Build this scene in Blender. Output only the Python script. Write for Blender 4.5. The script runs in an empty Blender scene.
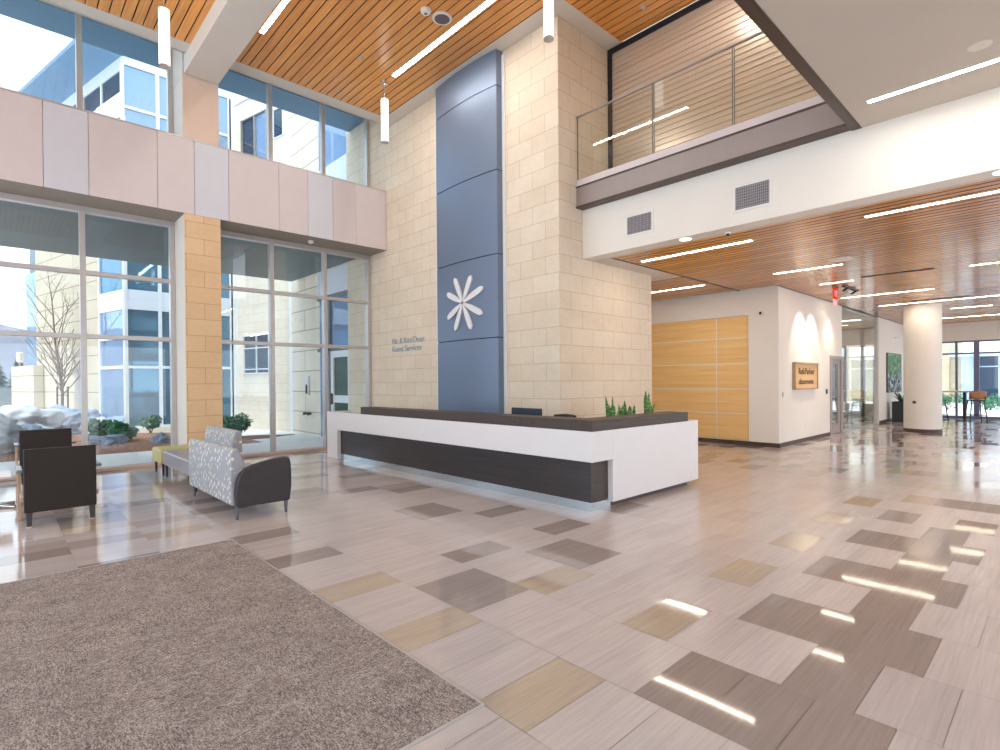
import bpy, bmesh, math, random
from mathutils import Matrix, Vector, noise
random.seed(7)
SC = bpy.context.scene
COL = SC.collection
PI = math.pi

# ------------------------------------------------------------------ helpers
def lin(c):
    out = []
    for v in c:
        v = v / 255.0
        out.append(v / 12.92 if v <= 0.04045 else ((v + 0.055) / 1.055) ** 2.4)
    return tuple(out)

class NT:
    """small node-tree writer"""
    def __init__(s, name):
        s.m = bpy.data.materials.new(name); s.m.use_nodes = True
        s.t = s.m.node_tree; s.t.nodes.clear()
        s.out = s.t.nodes.new('ShaderNodeOutputMaterial')
    def n(s, typ, **kw):
        nd = s.t.nodes.new(typ)
        for k, v in kw.items():
            if k in nd.inputs.keys(): nd.inputs[k].default_value = v
            else: setattr(nd, k, v)
        return nd
    def l(s, a, b): s.t.links.new(a, b)
    def math(s, op, a, b=None, c=None):
        nd = s.t.nodes.new('ShaderNodeMath'); nd.operation = op
        for i, v in enumerate((a, b, c)):
            if v is None: continue
            if isinstance(v, (int, float)): nd.inputs[i].default_value = v
            else: s.l(v, nd.inputs[i])
        return nd.outputs[0]
    def mix(s, fac, a, b, mode='MIX'):
        nd = s.t.nodes.new('ShaderNodeMix'); nd.data_type = 'RGBA'; nd.blend_type = mode
        for idx, v in ((0, fac), (6, a), (7, b)):
            if isinstance(v, (int, float)): nd.inputs[idx].default_value = v
            elif isinstance(v, tuple): nd.inputs[idx].default_value = (*v[:3], 1)
            else: s.l(v, nd.inputs[idx])
        return nd.outputs[2]
    def ramp(s, fac, stops, interp='LINEAR'):
        nd = s.t.nodes.new('ShaderNodeValToRGB'); nd.color_ramp.interpolation = interp
        e = nd.color_ramp.elements
        while len(e) > 1: e.remove(e[-1])
        e[0].position = stops[0][0]; e[0].color = (*stops[0][1], 1)
        for p, c in stops[1:]:
            x = e.new(p); x.color = (*c, 1)
        s.l(fac, nd.inputs[0]); return nd.outputs[0]
    def pos(s, scale=(1, 1, 1), kind='pos'):
        if kind == 'pos': src = s.n('ShaderNodeNewGeometry').outputs['Position']
        else: src = s.n('ShaderNodeTexCoord').outputs['Object']
        mp = s.n('ShaderNodeMapping'); mp.inputs['Scale'].default_value = scale
        s.l(src, mp.inputs[0]); return mp.outputs[0]
    def noise(s, vec, scale=1, detail=3, rough=.5):
        nd = s.n('ShaderNodeTexNoise'); nd.inputs['Scale'].default_value = scale
        nd.inputs['Detail'].default_value = detail; nd.inputs['Roughness'].default_value = rough
        s.l(vec, nd.inputs['Vector']); return nd.outputs['Fac']
    def bsdf(s, color, rough=.5, metal=0, spec=.5, coat=0, bump=None, bstr=.1, bdist=.01, sheen=0):
        b = s.n('ShaderNodeBsdfPrincipled')
        if isinstance(color, tuple): b.inputs['Base Color'].default_value = (*color[:3], 1)
        else: s.l(color, b.inputs['Base Color'])
        if isinstance(rough, (int, float)): b.inputs['Roughness'].default_value = rough
        else: s.l(rough, b.inputs['Roughness'])
        b.inputs['Metallic'].default_value = metal
        b.inputs['Specular IOR Level'].default_value = spec
        b.inputs['Coat Weight'].default_value = coat
        b.inputs['Coat Roughness'].default_value = .1
        if bump is not None:
            bn = s.n('ShaderNodeBump'); bn.inputs['Strength'].default_value = bstr; bn.inputs['Distance'].default_value = bdist
            s.l(bump, bn.inputs['Height']); s.l(bn.outputs[0], b.inputs['Normal'])
        s.l(b.outputs[0], s.out.inputs[0]); return s.m

def plain(name, rgb, rough=.5, metal=0, spec=.5, coat=0, var=.06, vs=6):
    t = NT(name); c = lin(rgb)
    f = t.noise(t.pos((vs, vs, vs)), 1, 4)
    k = lambda a: tuple(min(1, x * a) for x in c)
    col = t.ramp(f, [(.25, k(1 - var)), (.75, k(1 + var))])
    return t.bsdf(col, rough, metal, spec, coat)

def emis(name, rgb, strength):
    t = NT(name); e = t.n('ShaderNodeEmission'); e.inputs[0].default_value = (*lin(rgb), 1)
    e.inputs[1].default_value = strength; t.l(e.outputs[0], t.out.inputs[0]); return t.m

def stone(name, c1, c2, joint, oY=.0835, oX=.4815, bw=.597, bh=.2985, oz=.0475, mort=.006, bstr=.25):
    t = NT(name)
    g = t.n('ShaderNodeNewGeometry'); sp = t.n('ShaderNodeSeparateXYZ'); t.l(g.outputs['Position'], sp.inputs[0])
    sn = t.n('ShaderNodeSeparateXYZ'); t.l(g.outputs['Normal'], sn.inputs[0])
    isx = t.math('GREATER_THAN', t.math('ABSOLUTE', sn.outputs[0]), .5)
    u = t.math('ADD', t.math('MULTIPLY', isx, t.math('SUBTRACT', sp.outputs[1], oY)),
               t.math('MULTIPLY', t.math('SUBTRACT', 1, isx), t.math('SUBTRACT', sp.outputs[0], oX)))
    cv = t.n('ShaderNodeCombineXYZ'); t.l(u, cv.inputs[0]); t.l(t.math('SUBTRACT', sp.outputs[2], oz), cv.inputs[1])
    br = t.n('ShaderNodeTexBrick'); br.offset = .5; br.offset_frequency = 2
    br.inputs['Scale'].default_value = 1; br.inputs['Brick Width'].default_value = bw; br.inputs['Row Height'].default_value = bh
    br.inputs['Mortar Size'].default_value = mort; br.inputs['Mortar Smooth'].default_value = .2
    br.inputs['Color1'].default_value = (*lin(c1), 1); br.inputs['Color2'].default_value = (*lin(c2), 1); br.inputs['Mortar'].default_value = (*lin(joint), 1)
    t.l(cv.outputs[0], br.inputs[0])
    f = t.noise(t.pos((14, 14, 14)), 1, 6, .65); f2 = t.noise(t.pos((1.6, 1.6, 2.2)), 1, 2)
    v = t.ramp(f, [(.3, (.93, .925, .92)), (.7, (1, 1, 1))]); v2 = t.ramp(f2, [(.35, (.95, .945, .935)), (.65, (1, 1, 1))])
    col = t.mix(1, t.mix(1, br.outputs[0], v, 'MULTIPLY'), v2, 'MULTIPLY')
    h = t.math('SUBTRACT', t.math('MULTIPLY', f, .3), br.outputs['Fac'])
    return t.bsdf(col, .8, 0, .3, 0, h, bstr, .006)

def wood(name, ca, cb, cc, grain='y', board='x', bw=.153, off=0, rough=.4, coat=.2, gs=1.0):
    """timber: streaks run along `grain`, every board (across `board`) has a tone of its own"""
    t = NT(name)
    g = t.n('ShaderNodeNewGeometry'); sp = t.n('ShaderNodeSeparateXYZ'); t.l(g.outputs['Position'], sp.inputs[0])
    bi = t.math('FLOOR', t.math('DIVIDE', t.math('SUBTRACT', sp.outputs['xyz'.index(board)], off), bw))
    wn = t.n('ShaderNodeTexWhiteNoise'); wn.noise_dimensions = '1D'; t.l(bi, wn.inputs['W'])
    sc = {'x': (1.2, 40, 40), 'y': (40, 1.2, 40), 'z': (40, 40, 1.2)}[grain]
    sc = tuple(a * gs for a in sc)
    va = t.n('ShaderNodeVectorMath'); va.operation = 'ADD'; t.l(t.pos(sc), va.inputs[0])
    cm = t.n('ShaderNodeCombineXYZ'); m7 = t.math('MULTIPLY', wn.outputs[0], 37)
    for i in range(3): t.l(m7, cm.inputs[i])
    t.l(cm.outputs[0], va.inputs[1])
    f = t.noise(va.outputs[0], 1, 5, .6)
    col = t.ramp(f, [(.25, lin(ca)), (.5, lin(cb)), (.75, lin(cc))])
    tone = t.ramp(wn.outputs[0], [(0, (.82, .8, .78)), (1, (1.08, 1.08, 1.08))])
    return t.bsdf(t.mix(1, col, tone, 'MULTIPLY'), rough, 0, .5, coat)

def glass(name, tint=(.9, .96, .96), gloss=1.0, ior=1.5):
    """thin pane: straight-through transmission plus a mirror reflection by Fresnel"""
    t = NT(name)
    tr = t.n('ShaderNodeBsdfTransparent'); tr.inputs[0].default_value = (*tint, 1)
    gl = t.n('ShaderNodeBsdfGlossy'); gl.inputs['Roughness'].default_value = 0.0; gl.inputs[0].default_value = (gloss, gloss, gloss, 1)
    g = t.n('ShaderNodeNewGeometry'); dt = t.n('ShaderNodeVectorMath'); dt.operation = 'DOT_PRODUCT'
    t.l(g.outputs['Normal'], dt.inputs[0]); t.l(g.outputs['Incoming'], dt.inputs[1])
    k = t.math('POWER', t.math('SUBTRACT', 1, t.math('ABSOLUTE', dt.outputs['Value'])), 5)
    fr = t.math('ADD', .04, t.math('MULTIPLY', k, .96))
    mx = t.n('ShaderNodeMixShader'); t.l(fr, mx.inputs[0]); t.l(tr.outputs[0], mx.inputs[1]); t.l(gl.outputs[0], mx.inputs[2])
    t.l(mx.outputs[0], t.out.inputs[0]); return t.m

class MB:
    def __init__(s): s.bm = bmesh.new(); s.mi = 0
    def _f(s, vs):
        try:
            f = s.bm.faces.new(vs); f.material_index = s.mi; return f
        except ValueError: return None
    def box(s, x0, x1, y0, y1, z0, z1, M=None):
        c = [(x, y, z) for x in (x0, x1) for y in (y0, y1) for z in (z0, z1)]
        v = [s.bm.verts.new((M @ Vector(p)) if M else p) for p in c]
        for q in ((0, 1, 3, 2), (4, 6, 7, 5), (0, 4, 5, 1), (2, 3, 7, 6), (0, 2, 6, 4), (1, 5, 7, 3)): s._f([v[i] for i in q])
        return s
    def board(s, x0, x1, y0, y1, z0, z1, face, side):
        c = [(x, y, z) for x in (x0, x1) for y in (y0, y1) for z in (z0, z1)]
        v = [s.bm.verts.new(p) for p in c]
        for q, mi in (((0, 4, 6, 2), face), ((0, 1, 3, 2), side), ((4, 6, 7, 5), side), ((0, 4, 5, 1), side), ((2, 3, 7, 6), side), ((1, 5, 7, 3), side)):
            s.mi = mi; s._f([v[i] for i in q])
        return s
    def quad(s, *p): s._f([s.bm.verts.new(q) for q in p]); return s
    def prism(s, pts, a, b, axis='z'):
        """polygon extruded a..b; pts are the two other coordinates in xyz order"""
        def P(p, h):
            return {'z': (p[0], p[1], h), 'y': (p[0], h, p[1]), 'x': (h, p[0], p[1])}[axis]
        A = [s.bm.verts.new(P(p, a)) for p in pts]; B = [s.bm.verts.new(P(p, b)) for p in pts]
        s._f(A[::-1]); s._f(B); n = len(pts)
        for i in range(n): s._f([A[i], A[(i + 1) % n], B[(i + 1) % n], B[i]])
        return s
    def tube(s, pts, rs, n=10, caps=True):
        pts = [Vector(p) for p in pts]
        if isinstance(rs, (int, float)): rs = [rs] * len(pts)
        rings = []
        for i, p in enumerate(pts):
            d = (pts[min(i + 1, len(pts) - 1)] - pts[max(i - 1, 0)]).normalized()
            a = Vector((0, 0, 1)) if abs(d.z) < .9 else Vector((1, 0, 0))
            u = d.cross(a).normalized(); w = d.cross(u)
            rings.append([s.bm.verts.new(p + (u * math.cos(2 * PI * k / n) + w * math.sin(2 * PI * k / n)) * rs[i]) for k in range(n)])
        for a, b in zip(rings, rings[1:]):
            for k in range(n): s._f([a[k], a[(k + 1) % n], b[(k + 1) % n], b[k]])
        if caps: s._f(rings[0][::-1]); s._f(rings[-1])
        return s
    def lathe(s, prof, c=(0, 0, 0), n=28, caps=True):
        """prof: (r, z) pairs from bottom to top"""
        rings = []
        for r, z in prof:
            if r < 1e-6: rings.append([s.bm.verts.new((c[0], c[1], c[2] + z))])
            else: rings.append([s.bm.verts.new((c[0] + r * math.cos(2 * PI * k / n), c[1] + r * math.sin(2 * PI * k / n), c[2] + z)) for k in range(n)])
        for a, b in zip(rings, rings[1:]):
            for k in range(n):
                q = [a[k % len(a)], a[(k + 1) % len(a)], b[(k + 1) % len(b)], b[k % len(b)]]
                u = []
                for x in q:
                    if x not in u: u.append(x)
                if len(u) > 2: s._f(u)
        for r, o in ((rings[0], -1), (rings[-1], 1)):
            if len(r) > 2 and caps: s._f(r[::o])
        return s
    def grid(s, fn, nu, nv):
        V = [[s.bm.verts.new(fn(i / nu, j / nv)) for j in range(nv + 1)] for i in range(nu + 1)]
        for i in range(nu):
            for j in range(nv): s._f([V[i][j], V[i + 1][j], V[i + 1][j + 1], V[i][j + 1]])
        return s
    def rock(s, c, r, seed=0, sub=3, amp=.35):
        t = bmesh.new(); bmesh.ops.create_icosphere(t, subdivisions=sub, radius=1)
        mp = {}
        for v in t.verts:
            p = v.co.copy(); k = 1 + amp * noise.fractal(p * 1.3 + Vector((seed * 3.1, seed, 0)), 1, 2, 4) + .09 * noise.noise(p * 4 + Vector((seed, 0, 0))) + .035 * noise.noise(p * 11 + Vector((seed, 0, 0)))
            mp[v] = s.bm.verts.new((c[0] + p.x * r[0] * k, c[1] + p.y * r[1] * k, c[2] + p.z * r[2] * k))
        for f in t.faces: s._f([mp[v] for v in f.verts])
        t.free(); return s
    def build(s, name, mat, parent=None, bevel=0, smooth=False, seg=2):
        bmesh.ops.recalc_face_normals(s.bm, faces=s.bm.faces)
        if parent is not None:
            M = root_matrix(parent).inverted(); s.bm.transform(M)
        me = bpy.data.meshes.new(name); s.bm.to_mesh(me); s.bm.free()
        for m in (mat if isinstance(mat, (list, tuple)) else [mat]): me.materials.append(m)
        o = bpy.data.objects.new(name, me); COL.objects.link(o)
        if parent is not None: o.parent = parent
        if smooth:
            for p in me.polygons: p.use_smooth = True
            if smooth == 'auto': me.set_sharp_from_angle(angle=math.radians(40))
        if bevel:
            b = o.modifiers.new('bevel', 'BEVEL'); b.width = bevel; b.segments = seg; b.limit_method = 'ANGLE'; b.angle_limit = math.radians(40)
        return o

def root_matrix(o):
    while o.parent is not None: o = o.parent
    return Matrix.Translation(o.location) @ o.rotation_euler.to_matrix().to_4x4()

def tag(o, label, cat, group=None, kind=None):
    o['label'] = label; o['category'] = cat
    if group: o['group'] = group
    if kind: o['kind'] = kind
    return o

def thing(name, label, cat, loc=(0, 0, 0), rz=0, group=None, kind=None):
    o = bpy.data.objects.new(name, None); COL.objects.link(o); o.empty_display_size = .1
    o.location = loc; o.rotation_euler = (0, 0, rz)
    return tag(o, label, cat, group, kind)

def structure(o): o['kind'] = 'structure'; return o

def copy_tree(src, loc, rz, label, name=None):
    def cp(o, par):
        c = o.copy(); COL.objects.link(c); c.parent = par
        for ch in [x for x in COL.objects if x.parent == o]: cp(ch, c)
        return c
    kids = [x for x in COL.objects if x.parent == src]
    r = src.copy(); COL.objects.link(r); r.location = loc; r.rotation_euler = (0, 0, rz); r['label'] = label
    for k in kids: cp(k, r)
    return r

def word_mesh(txt, size, extrude):
    cu = bpy.data.curves.new('lettering', 'FONT'); cu.body = txt; cu.size = size; cu.extrude = extrude; cu.resolution_u = 3
    ob = bpy.data.objects.new('lettering', cu); COL.objects.link(ob)
    bpy.context.view_layer.update()
    dg = bpy.context.evaluated_depsgraph_get()
    me = bpy.data.meshes.new_from_object(ob.evaluated_get(dg))
    bpy.data.objects.remove(ob); bpy.data.curves.remove(cu)
    return me

def text_mesh(txt, size, M, name, mat, parent, extrude=.01, width=None):
    """a line of lettering, every word a part of its own"""
    ws = [word_mesh(t, size, extrude) for t in txt.split()]; ext = []
    for me in ws:
        xs = [v.co.x for v in me.vertices]; ext.append((min(xs), max(xs)))
    sp = .27 * size; tot = sum(b - a for a, b in ext) + sp * (len(ws) - 1); k = (width / tot) if width else 1
    x = 0; P = root_matrix(parent).inverted()
    for me, (a, b) in zip(ws, ext):
        for v in me.vertices: v.co.x = (v.co.x - a + x) * k
        x += b - a + sp
        me.transform(P @ M); me.materials.clear(); me.materials.append(mat); me.name = name
        o = bpy.data.objects.new(name, me); COL.objects.link(o); o.parent = parent

# ------------------------------------------------------------------ materials
M = {}
M['gyp'] = plain('painted_gypsum', (239, 233, 224), .75, var=.015, vs=2)
M['gypc'] = plain('ceiling_gypsum', (220, 213, 204), .8, var=.015, vs=2)
M['stone'] = stone('limestone_blocks', (236, 222, 202), (231, 214, 191), (200, 180, 154), mort=.005)
M['shadedstone'] = stone('shade_tan_limestone_blocks', (234, 202, 162), (229, 194, 152), (192, 154, 116), oX=.46, mort=.005)  # the limestone again, with its warm shade tint put into the colour
M['extstone'] = stone('pale_stone_cladding', (242, 232, 216), (238, 227, 208), (214, 202, 182), bstr=.1)
M['extA'] = stone('glare_offset_coursed_stone', (206, 194, 174), (200, 188, 166), (150, 138, 118), bw=4.0, bh=.62, mort=.018, bstr=.3)  # same coursed stone, darkened in colour to offset bright light on these walls
M['extcourse'] = stone('rough_coursed_stone', (240, 230, 214), (236, 225, 206), (176, 164, 144), bw=4.0, bh=.62, mort=.016, bstr=.3)
M['cedar'] = wood('cedar_ceiling_boards', (214, 134, 56), (238, 164, 80), (248, 190, 106), 'y', 'x', .153, .0, .3, .25)
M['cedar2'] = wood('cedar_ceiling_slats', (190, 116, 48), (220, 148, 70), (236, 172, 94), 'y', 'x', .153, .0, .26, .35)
M['maple'] = wood('maple_veneer', (238, 190, 118), (247, 204, 134), (252, 216, 150), 'y', 'z', 30, -5, .4, .15, .5)
M['gap'] = plain('dark_ceiling_void', (30, 20, 14), .9)
M['panelA'] = plain('rose_grey_composite_panel', (216, 205, 205), .45, var=.02)
M['panelB'] = plain('cool_grey_composite_panel', (212, 212, 220), .45, var=.02)
M['blue'] = plain('blue_satin_metal', (116, 131, 154), .4, .4, .5, var=.03, vs=1.5)
M['joint'] = plain('black_joint', (26, 27, 32), .7)
M['white'] = plain('white_solid_surface', (230, 227, 228), .35, var=.01)
M['paintw'] = plain('white_painted_metal', (236, 234, 230), .4, var=.01)
M['alum'] = plain('anodised_aluminium', (196, 192, 190), .35, .35, var=.03)
M['steel'] = plain('brushed_steel', (190, 200, 206), .22, .9, var=.04)
M['chrome'] = plain('chrome', (215, 215, 215), .1, 1)
M['bronze'] = plain('dark_bronze_metal', (84, 68, 58), .4, .3, var=.04)
M['greymetal'] = plain('grey_painted_steel', (158, 146, 142), .4, .2, var=.03)
M['black'] = plain('black_plastic', (22, 22, 25), .35)
M['laminate'] = wood('charcoal_wood_laminate', (38, 35, 37), (51, 46, 48), (62, 57, 57), 'y', 'z', 5, 0, .35, .1)
M['laminatex'] = wood('charcoal_wood_laminate_return', (56, 45, 40), (72, 59, 52), (84, 70, 62), 'x', 'z', 5, 0, .5, .0)
M['vinyl'] = plain('dark_brown_vinyl', (46, 38, 35), .55, 0, .3, var=.05, vs=30)
M['armvinyl'] = plain('charcoal_vinyl', (60, 55, 57), .5, 0, .35, var=.05, vs=30)
M['seatgrey'] = plain('grey_vinyl', (132, 128, 136), .3, var=.04, vs=20)
M['lime'] = plain('lime_vinyl', (190, 182, 122), .5, var=.05, vs=20)
M['armwood'] = wood('light_oak', (182, 148, 120), (206, 172, 142), (220, 190, 162), 'z', 'x', 3, 0, .35, .2)
M['darkleg'] = plain('dark_stained_leg', (44, 36, 34), .4)
M['satinleg'] = plain('satin_metal_leg', (120, 118, 124), .3, .8)
M['tabletop'] = plain('pale_table_laminate', (226, 206, 200), .3, var=.02)
M['base_bd'] = plain('dark_rubber_base', (78, 60, 52), .5)
M['doorgrey'] = plain('grey_door_paint', (170, 160, 154), .45)
M['leaf'] = plain('green_leaf', (58, 104, 44), .45, var=.35, vs=25)
M['leafdark'] = plain('dark_green_leaf', (34, 74, 42), .5, var=.4, vs=14)
M['shrub'] = plain('evergreen_shrub_leaf', (58, 126, 84), .5, var=.4, vs=9)
M['bark'] = plain('grey_brown_bark', (128, 106, 94), .85, var=.2, vs=20)
M['rock'] = plain('pale_granite', (196, 200, 206), .85, var=.22, vs=5)
M['rockblue'] = plain('blue_grey_granite', (140, 152, 172), .85, var=.25, vs=6)
M['concrete'] = plain('exterior_concrete_paving', (240, 239, 239), .75, var=.04, vs=3)
M['mulch'] = plain('bark_mulch', (156, 112, 90), .95, var=.6, vs=26)
M['hill'] = plain('wooded_hillside', (122, 124, 136), .95, var=.3, vs=.25)
M['fence'] = plain('grey_retaining_wall', (128, 132, 132), .8, var=.08, vs=1.2)
M['spandrel'] = plain('white_spandrel_panel', (226, 233, 243), .35, var=.01)
M['soffit'] = plain('grey_metal_soffit', (90, 106, 110), .5, var=.05, vs=2)
M['bluesoffit'] = plain('blue_grey_metal_soffit', (112, 152, 186), .5, var=.03, vs=2)
M['whitetrim'] = plain('white_aluminium_frame', (236, 240, 244), .4, var=.01)
M['pane'] = glass('clear_window_glass', (.93, .965, .975))
M['rail'] = glass('railing_glass', (.95, .97, .955))
M['glassedge'] = plain('green_glass_edge', (112, 122, 110), .2)
M['partglass'] = glass('partition_glass', (.95, .975, .96))
M['strip'] = emis('linear_lamp_diffuser', (255, 249, 240), 36)
M['stripw'] = emis('warm_linear_lamp_diffuser', (255, 236, 212), 27)
M['tubeglow'] = emis('pendant_diffuser', (255, 244, 234), 2.0)
M['canglow'] = emis('can_lamp_lens', (255, 232, 200), 6)
M['pot'] = plain('dark_planter', (52, 42, 40), .4)
M['potw'] = plain('pale_planter', (196, 176, 158), .6)
M['soil'] = plain('potting_soil', (58, 44, 36), .95)
M['stool'] = plain('orange_wood_shell', (174, 120, 84), .4)
M['grilled'] = plain('vent_backing', (110, 104, 106), .7)
M['letter'] = plain('brushed_letter_metal', (150, 156, 166), .35, .6)
M['inkletter'] = plain('dark_sign_letter', (84, 70, 62), .6)
M['red'] = emis('exit_red_lens', (225, 40, 28), .9)
M['pink'] = glass('acrylic_edge', (1, .75, .75))
M['extglass'] = None
def ext_glass(name, rgb, metal=.75):
    t = NT(name); return t.bsdf(lin(rgb), .03, metal, .8)
M['skyglass'] = ext_glass('sky_painted_glass', (140, 168, 200), .35)  # pale sky reflection put into the base colour
M['tealglass'] = ext_glass('teal_tinted_glass', (84, 134, 164), .5)
M['darkglass'] = ext_glass('dark_window_glass', (46, 66, 84), .4)
M['greenglass'] = ext_glass('garden_painted_glass', (74, 92, 70), .3)  # green of mirrored trees painted into the pane colour

# floor tile shader: colour and polish come from the tile itself (face attribute)
def floor_mat():
    t = NT('porcelain_floor_tile')
    a = t.n('ShaderNodeAttribute'); a.attribute_name = 'tile'
    f = t.noise(t.pos((2.2, 60, 1)), 1, 5, .65); f2 = t.noise(t.pos((.8, 9, 1)), 1, 3)
    s1 = t.ramp(f, [(.3, (.88, .87, .86)), (.7, (1.06, 1.06, 1.06))]); s2 = t.ramp(f2, [(.3, (.93, .925, .915)), (.7, (1.03, 1.03, 1.03))])
    col = t.mix(1, t.mix(1, a.outputs['Color'], s1, 'MULTIPLY'), s2, 'MULTIPLY')
    w = t.noise(t.pos((3, 3, 1)), 1, 2)
    m = t.bsdf(col, a.outputs['Alpha'], 0, .5, 0, w, .012, .02)
    return m
M['tile'] = floor_mat()
M['grout'] = plain('grout', (156, 142, 136), .8)

def carpet_mat():
    t = NT('walk_off_carpet')
    def snap(sc):
        v = t.n('ShaderNodeVectorMath'); v.operation = 'FLOOR'; t.l(t.pos(sc), v.inputs[0])
        w = t.n('ShaderNodeTexWhiteNoise'); w.noise_dimensions = '2D'; t.l(v.outputs[0], w.inputs['Vector']); return w.outputs['Value']
    loop = snap((230, 230, 1)); sx = snap((46, 200, 1)); sy = snap((200, 46, 1))      # single loops, and short yarn runs both ways
    m = t.noise(t.pos((2.1, 2.1, 1)), 1, 2); sel = t.ramp(m, [(.45, (0, 0, 0)), (.55, (1, 1, 1))])
    st = t.mix(sel, sx, sy); cl = t.noise(t.pos((5, 5, 1)), 1, 4, .6)
    tot = t.math('ADD', t.math('ADD', t.math('MULTIPLY', loop, .5), t.math('MULTIPLY', st, .32)), t.math('MULTIPLY', cl, .36))
    col = t.ramp(tot, [(.2, lin((84, 77, 76))), (.48, lin((130, 120, 117))), (.66, lin((160, 149, 144))), (.95, lin((204, 194, 187)))])
    return t.bsdf(col, .95, 0, .1, 0, loop, .15, .003)
M['carpet'] = carpet_mat()

def dots_mat():
    t = NT('dotted_upholstery')
    src = t.n('ShaderNodeTexCoord').outputs['Object']
    mp = t.n('ShaderNodeMapping'); mp.inputs['Scale'].default_value = (9, 18, 12); mp.inputs['Rotation'].default_value = (.45, 0, 0)
    t.l(src, mp.inputs[0])
    v = t.n('ShaderNodeTexVoronoi'); v.inputs['Scale'].default_value = 1; v.inputs['Randomness'].default_value = .45
    t.l(mp.outputs[0], v.inputs['Vector'])
    dot = t.ramp(v.outputs['Distance'], [(.27, (1, 1, 1)), (.33, (0, 0, 0))])
    sp = t.n('ShaderNodeSeparateColor'); t.l(v.outputs['Color'], sp.inputs[0])
    dc = t.ramp(sp.outputs[0], [(0, lin((232, 228, 214))), (.45, lin((222, 218, 190))), (.62, lin((206, 204, 116))), (1, lin((196, 198, 120)))], 'CONSTANT')
    w = t.noise(t.pos((90, 90, 90)), 1, 3)
    base = t.ramp(w, [(.3, lin((150, 152, 160))), (.7, lin((176, 178, 184)))])
    return t.bsdf(t.mix(dot, base, dc), .75, 0, .25)
M['dots'] = dots_mat()

def grille_mat():
    t = NT('slatted_shutter_metal'); f = t.noise(t.pos((3, .4, 60)), 1, 3)
    return t.bsdf(t.ramp(f, [(.3, lin((208, 188, 168))), (.7, lin((232, 214, 196)))]), .25, .35, .5)
M['shutter'] = grille_mat()

def art_mat():
    t = NT('printed_foliage_canvas')
    v = t.n('ShaderNodeTexVoronoi'); v.inputs['Scale'].default_value = 1; t.l(t.pos((7, 7, 9)), v.inputs['Vector'])
    sp = t.n('ShaderNodeSeparateColor'); t.l(v.outputs['Color'], sp.inputs[0])
    g = t.n('ShaderNodeNewGeometry'); sz = t.n('ShaderNodeSeparateXYZ'); t.l(g.outputs['Position'], sz.inputs[0])
    up = t.ramp(sp.outputs[0], [(0, lin((40, 86, 50))), (.4, lin((96, 146, 70))), (.7, lin((70, 130, 110))), (1, lin((150, 180, 120)))])
    dn = t.ramp(sp.outputs[1], [(0, lin((24, 28, 34))), (.5, lin((40, 66, 60))), (.75, lin((210, 220, 220))), (1, lin((60, 40, 44)))])
    k = t.math('MULTIPLY', t.math('SUBTRACT', sz.outputs[2], 1.45), 2.2)
    return t.bsdf(t.mix(k, dn, up), .6)
M['art'] = art_mat()

# ------------------------------------------------------------------ FLOOR
X0, TW, TH = 1.67, .5945, .3165
DARK = {(0,14),(0,17),(1,1),(1,2),(1,3),(1,8),(1,9),(2,2),(2,11),(3,1),(3,2),(3,3),(3,8),(3,9),(3,15),(3,16),(3,21),(4,2),(4,11),(4,14),(4,20),(5,1),(5,2),(5,3),(6,2),(6,11),(7,1),(7,2),(7,3),(8,2),(9,1),(9,3),(11,1),(11,2),(18,3),(18,15),(20,7),(24,9),(25,3),(26,9),(29,10),(30,5)}
YEL = {(0,5),(0,8),(0,11),(2,5),(2,8),(4,5),(6,5),(8,5),(10,5),(11,3)}
def build_floor():
    mb = MB(); tones = []
    rng = random.Random(3)
    mb.box(-5, 27.2, -5, 11.86, -.06, -.004); tones += [(.3, .26, .25, .8)] * 6
    mb.box(12.9, 27.2, 4.4, 11.8, -.05, -.0035); tones += [(.3, .26, .25, .8)] * 6
    mb.mi = 1
    L, D, Y, P = lin((202, 192, 190)), lin((164, 152, 147)), lin((192, 176, 158)), lin((186, 172, 170))
    for k in range(-12, 43):
        x = X0 + k * TW; off = .055 if k % 2 == 0 else .21
        for j in range(-16, 38):
            y = off + j * TH
            if y + TH > 11.78: continue
            h = rng.random(); near = (0 <= k <= 12 and 0 <= j <= 20)
            if (k, j) in DARK: c, r = (D, .05)
            elif (k, j) in YEL: c, r = (Y, .06)
            elif near: c, r = (L, .2)
            elif h < .17: c, r = (D, .06)
            elif h < .25: c, r = (Y, .08)
            elif h < .34: c, r = (P, .08)
            else: c, r = (L, .15 if k > 12 else .09)
            b = 1 + (rng.random() - .5) * .09
            g = .0014
            mb.quad((x + g, y + g, 0), (x + TW - g, y + g, 0), (x + TW - g, y + TH - g, 0), (x + g, y + TH - g, 0))
            tones.append((c[0] * b, c[1] * b, c[2] * b, r))
    o = mb.build('floor', [M['grout'], M['tile']]); structure(o)
    at = o.data.attributes.new('tile', 'FLOAT_COLOR', 'CORNER')
    for p in o.data.polygons:
        for li in p.loop_indices: at.data[li].color = tones[p.index]
build_floor()
m = MB(); m.box(-2.6, 1.662, 1.918, 5.652, .0, .006)
mat = m.build('entrance_mat', M['carpet']); tag(mat, 'large grey brown flecked walk-off carpet set into the tile floor', 'carpet')
m = MB(); m.box(-2.6, 1.674, 5.652, 5.664, 0, .0075).box(1.662, 1.674, 1.906, 5.652, 0, .0075).box(-2.6, 1.662, 1.906, 1.918, 0, .0075)
m.build('edge_strip', M['alum'], mat)

m = MB(); m.box(-5, 8.6, -5.0, -4.6, 3.2, 7.95); o = m.build('sky_blocker_rear', M['gyp']); structure(o)  # unseen upper wall, added to block high sky light from behind
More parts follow.
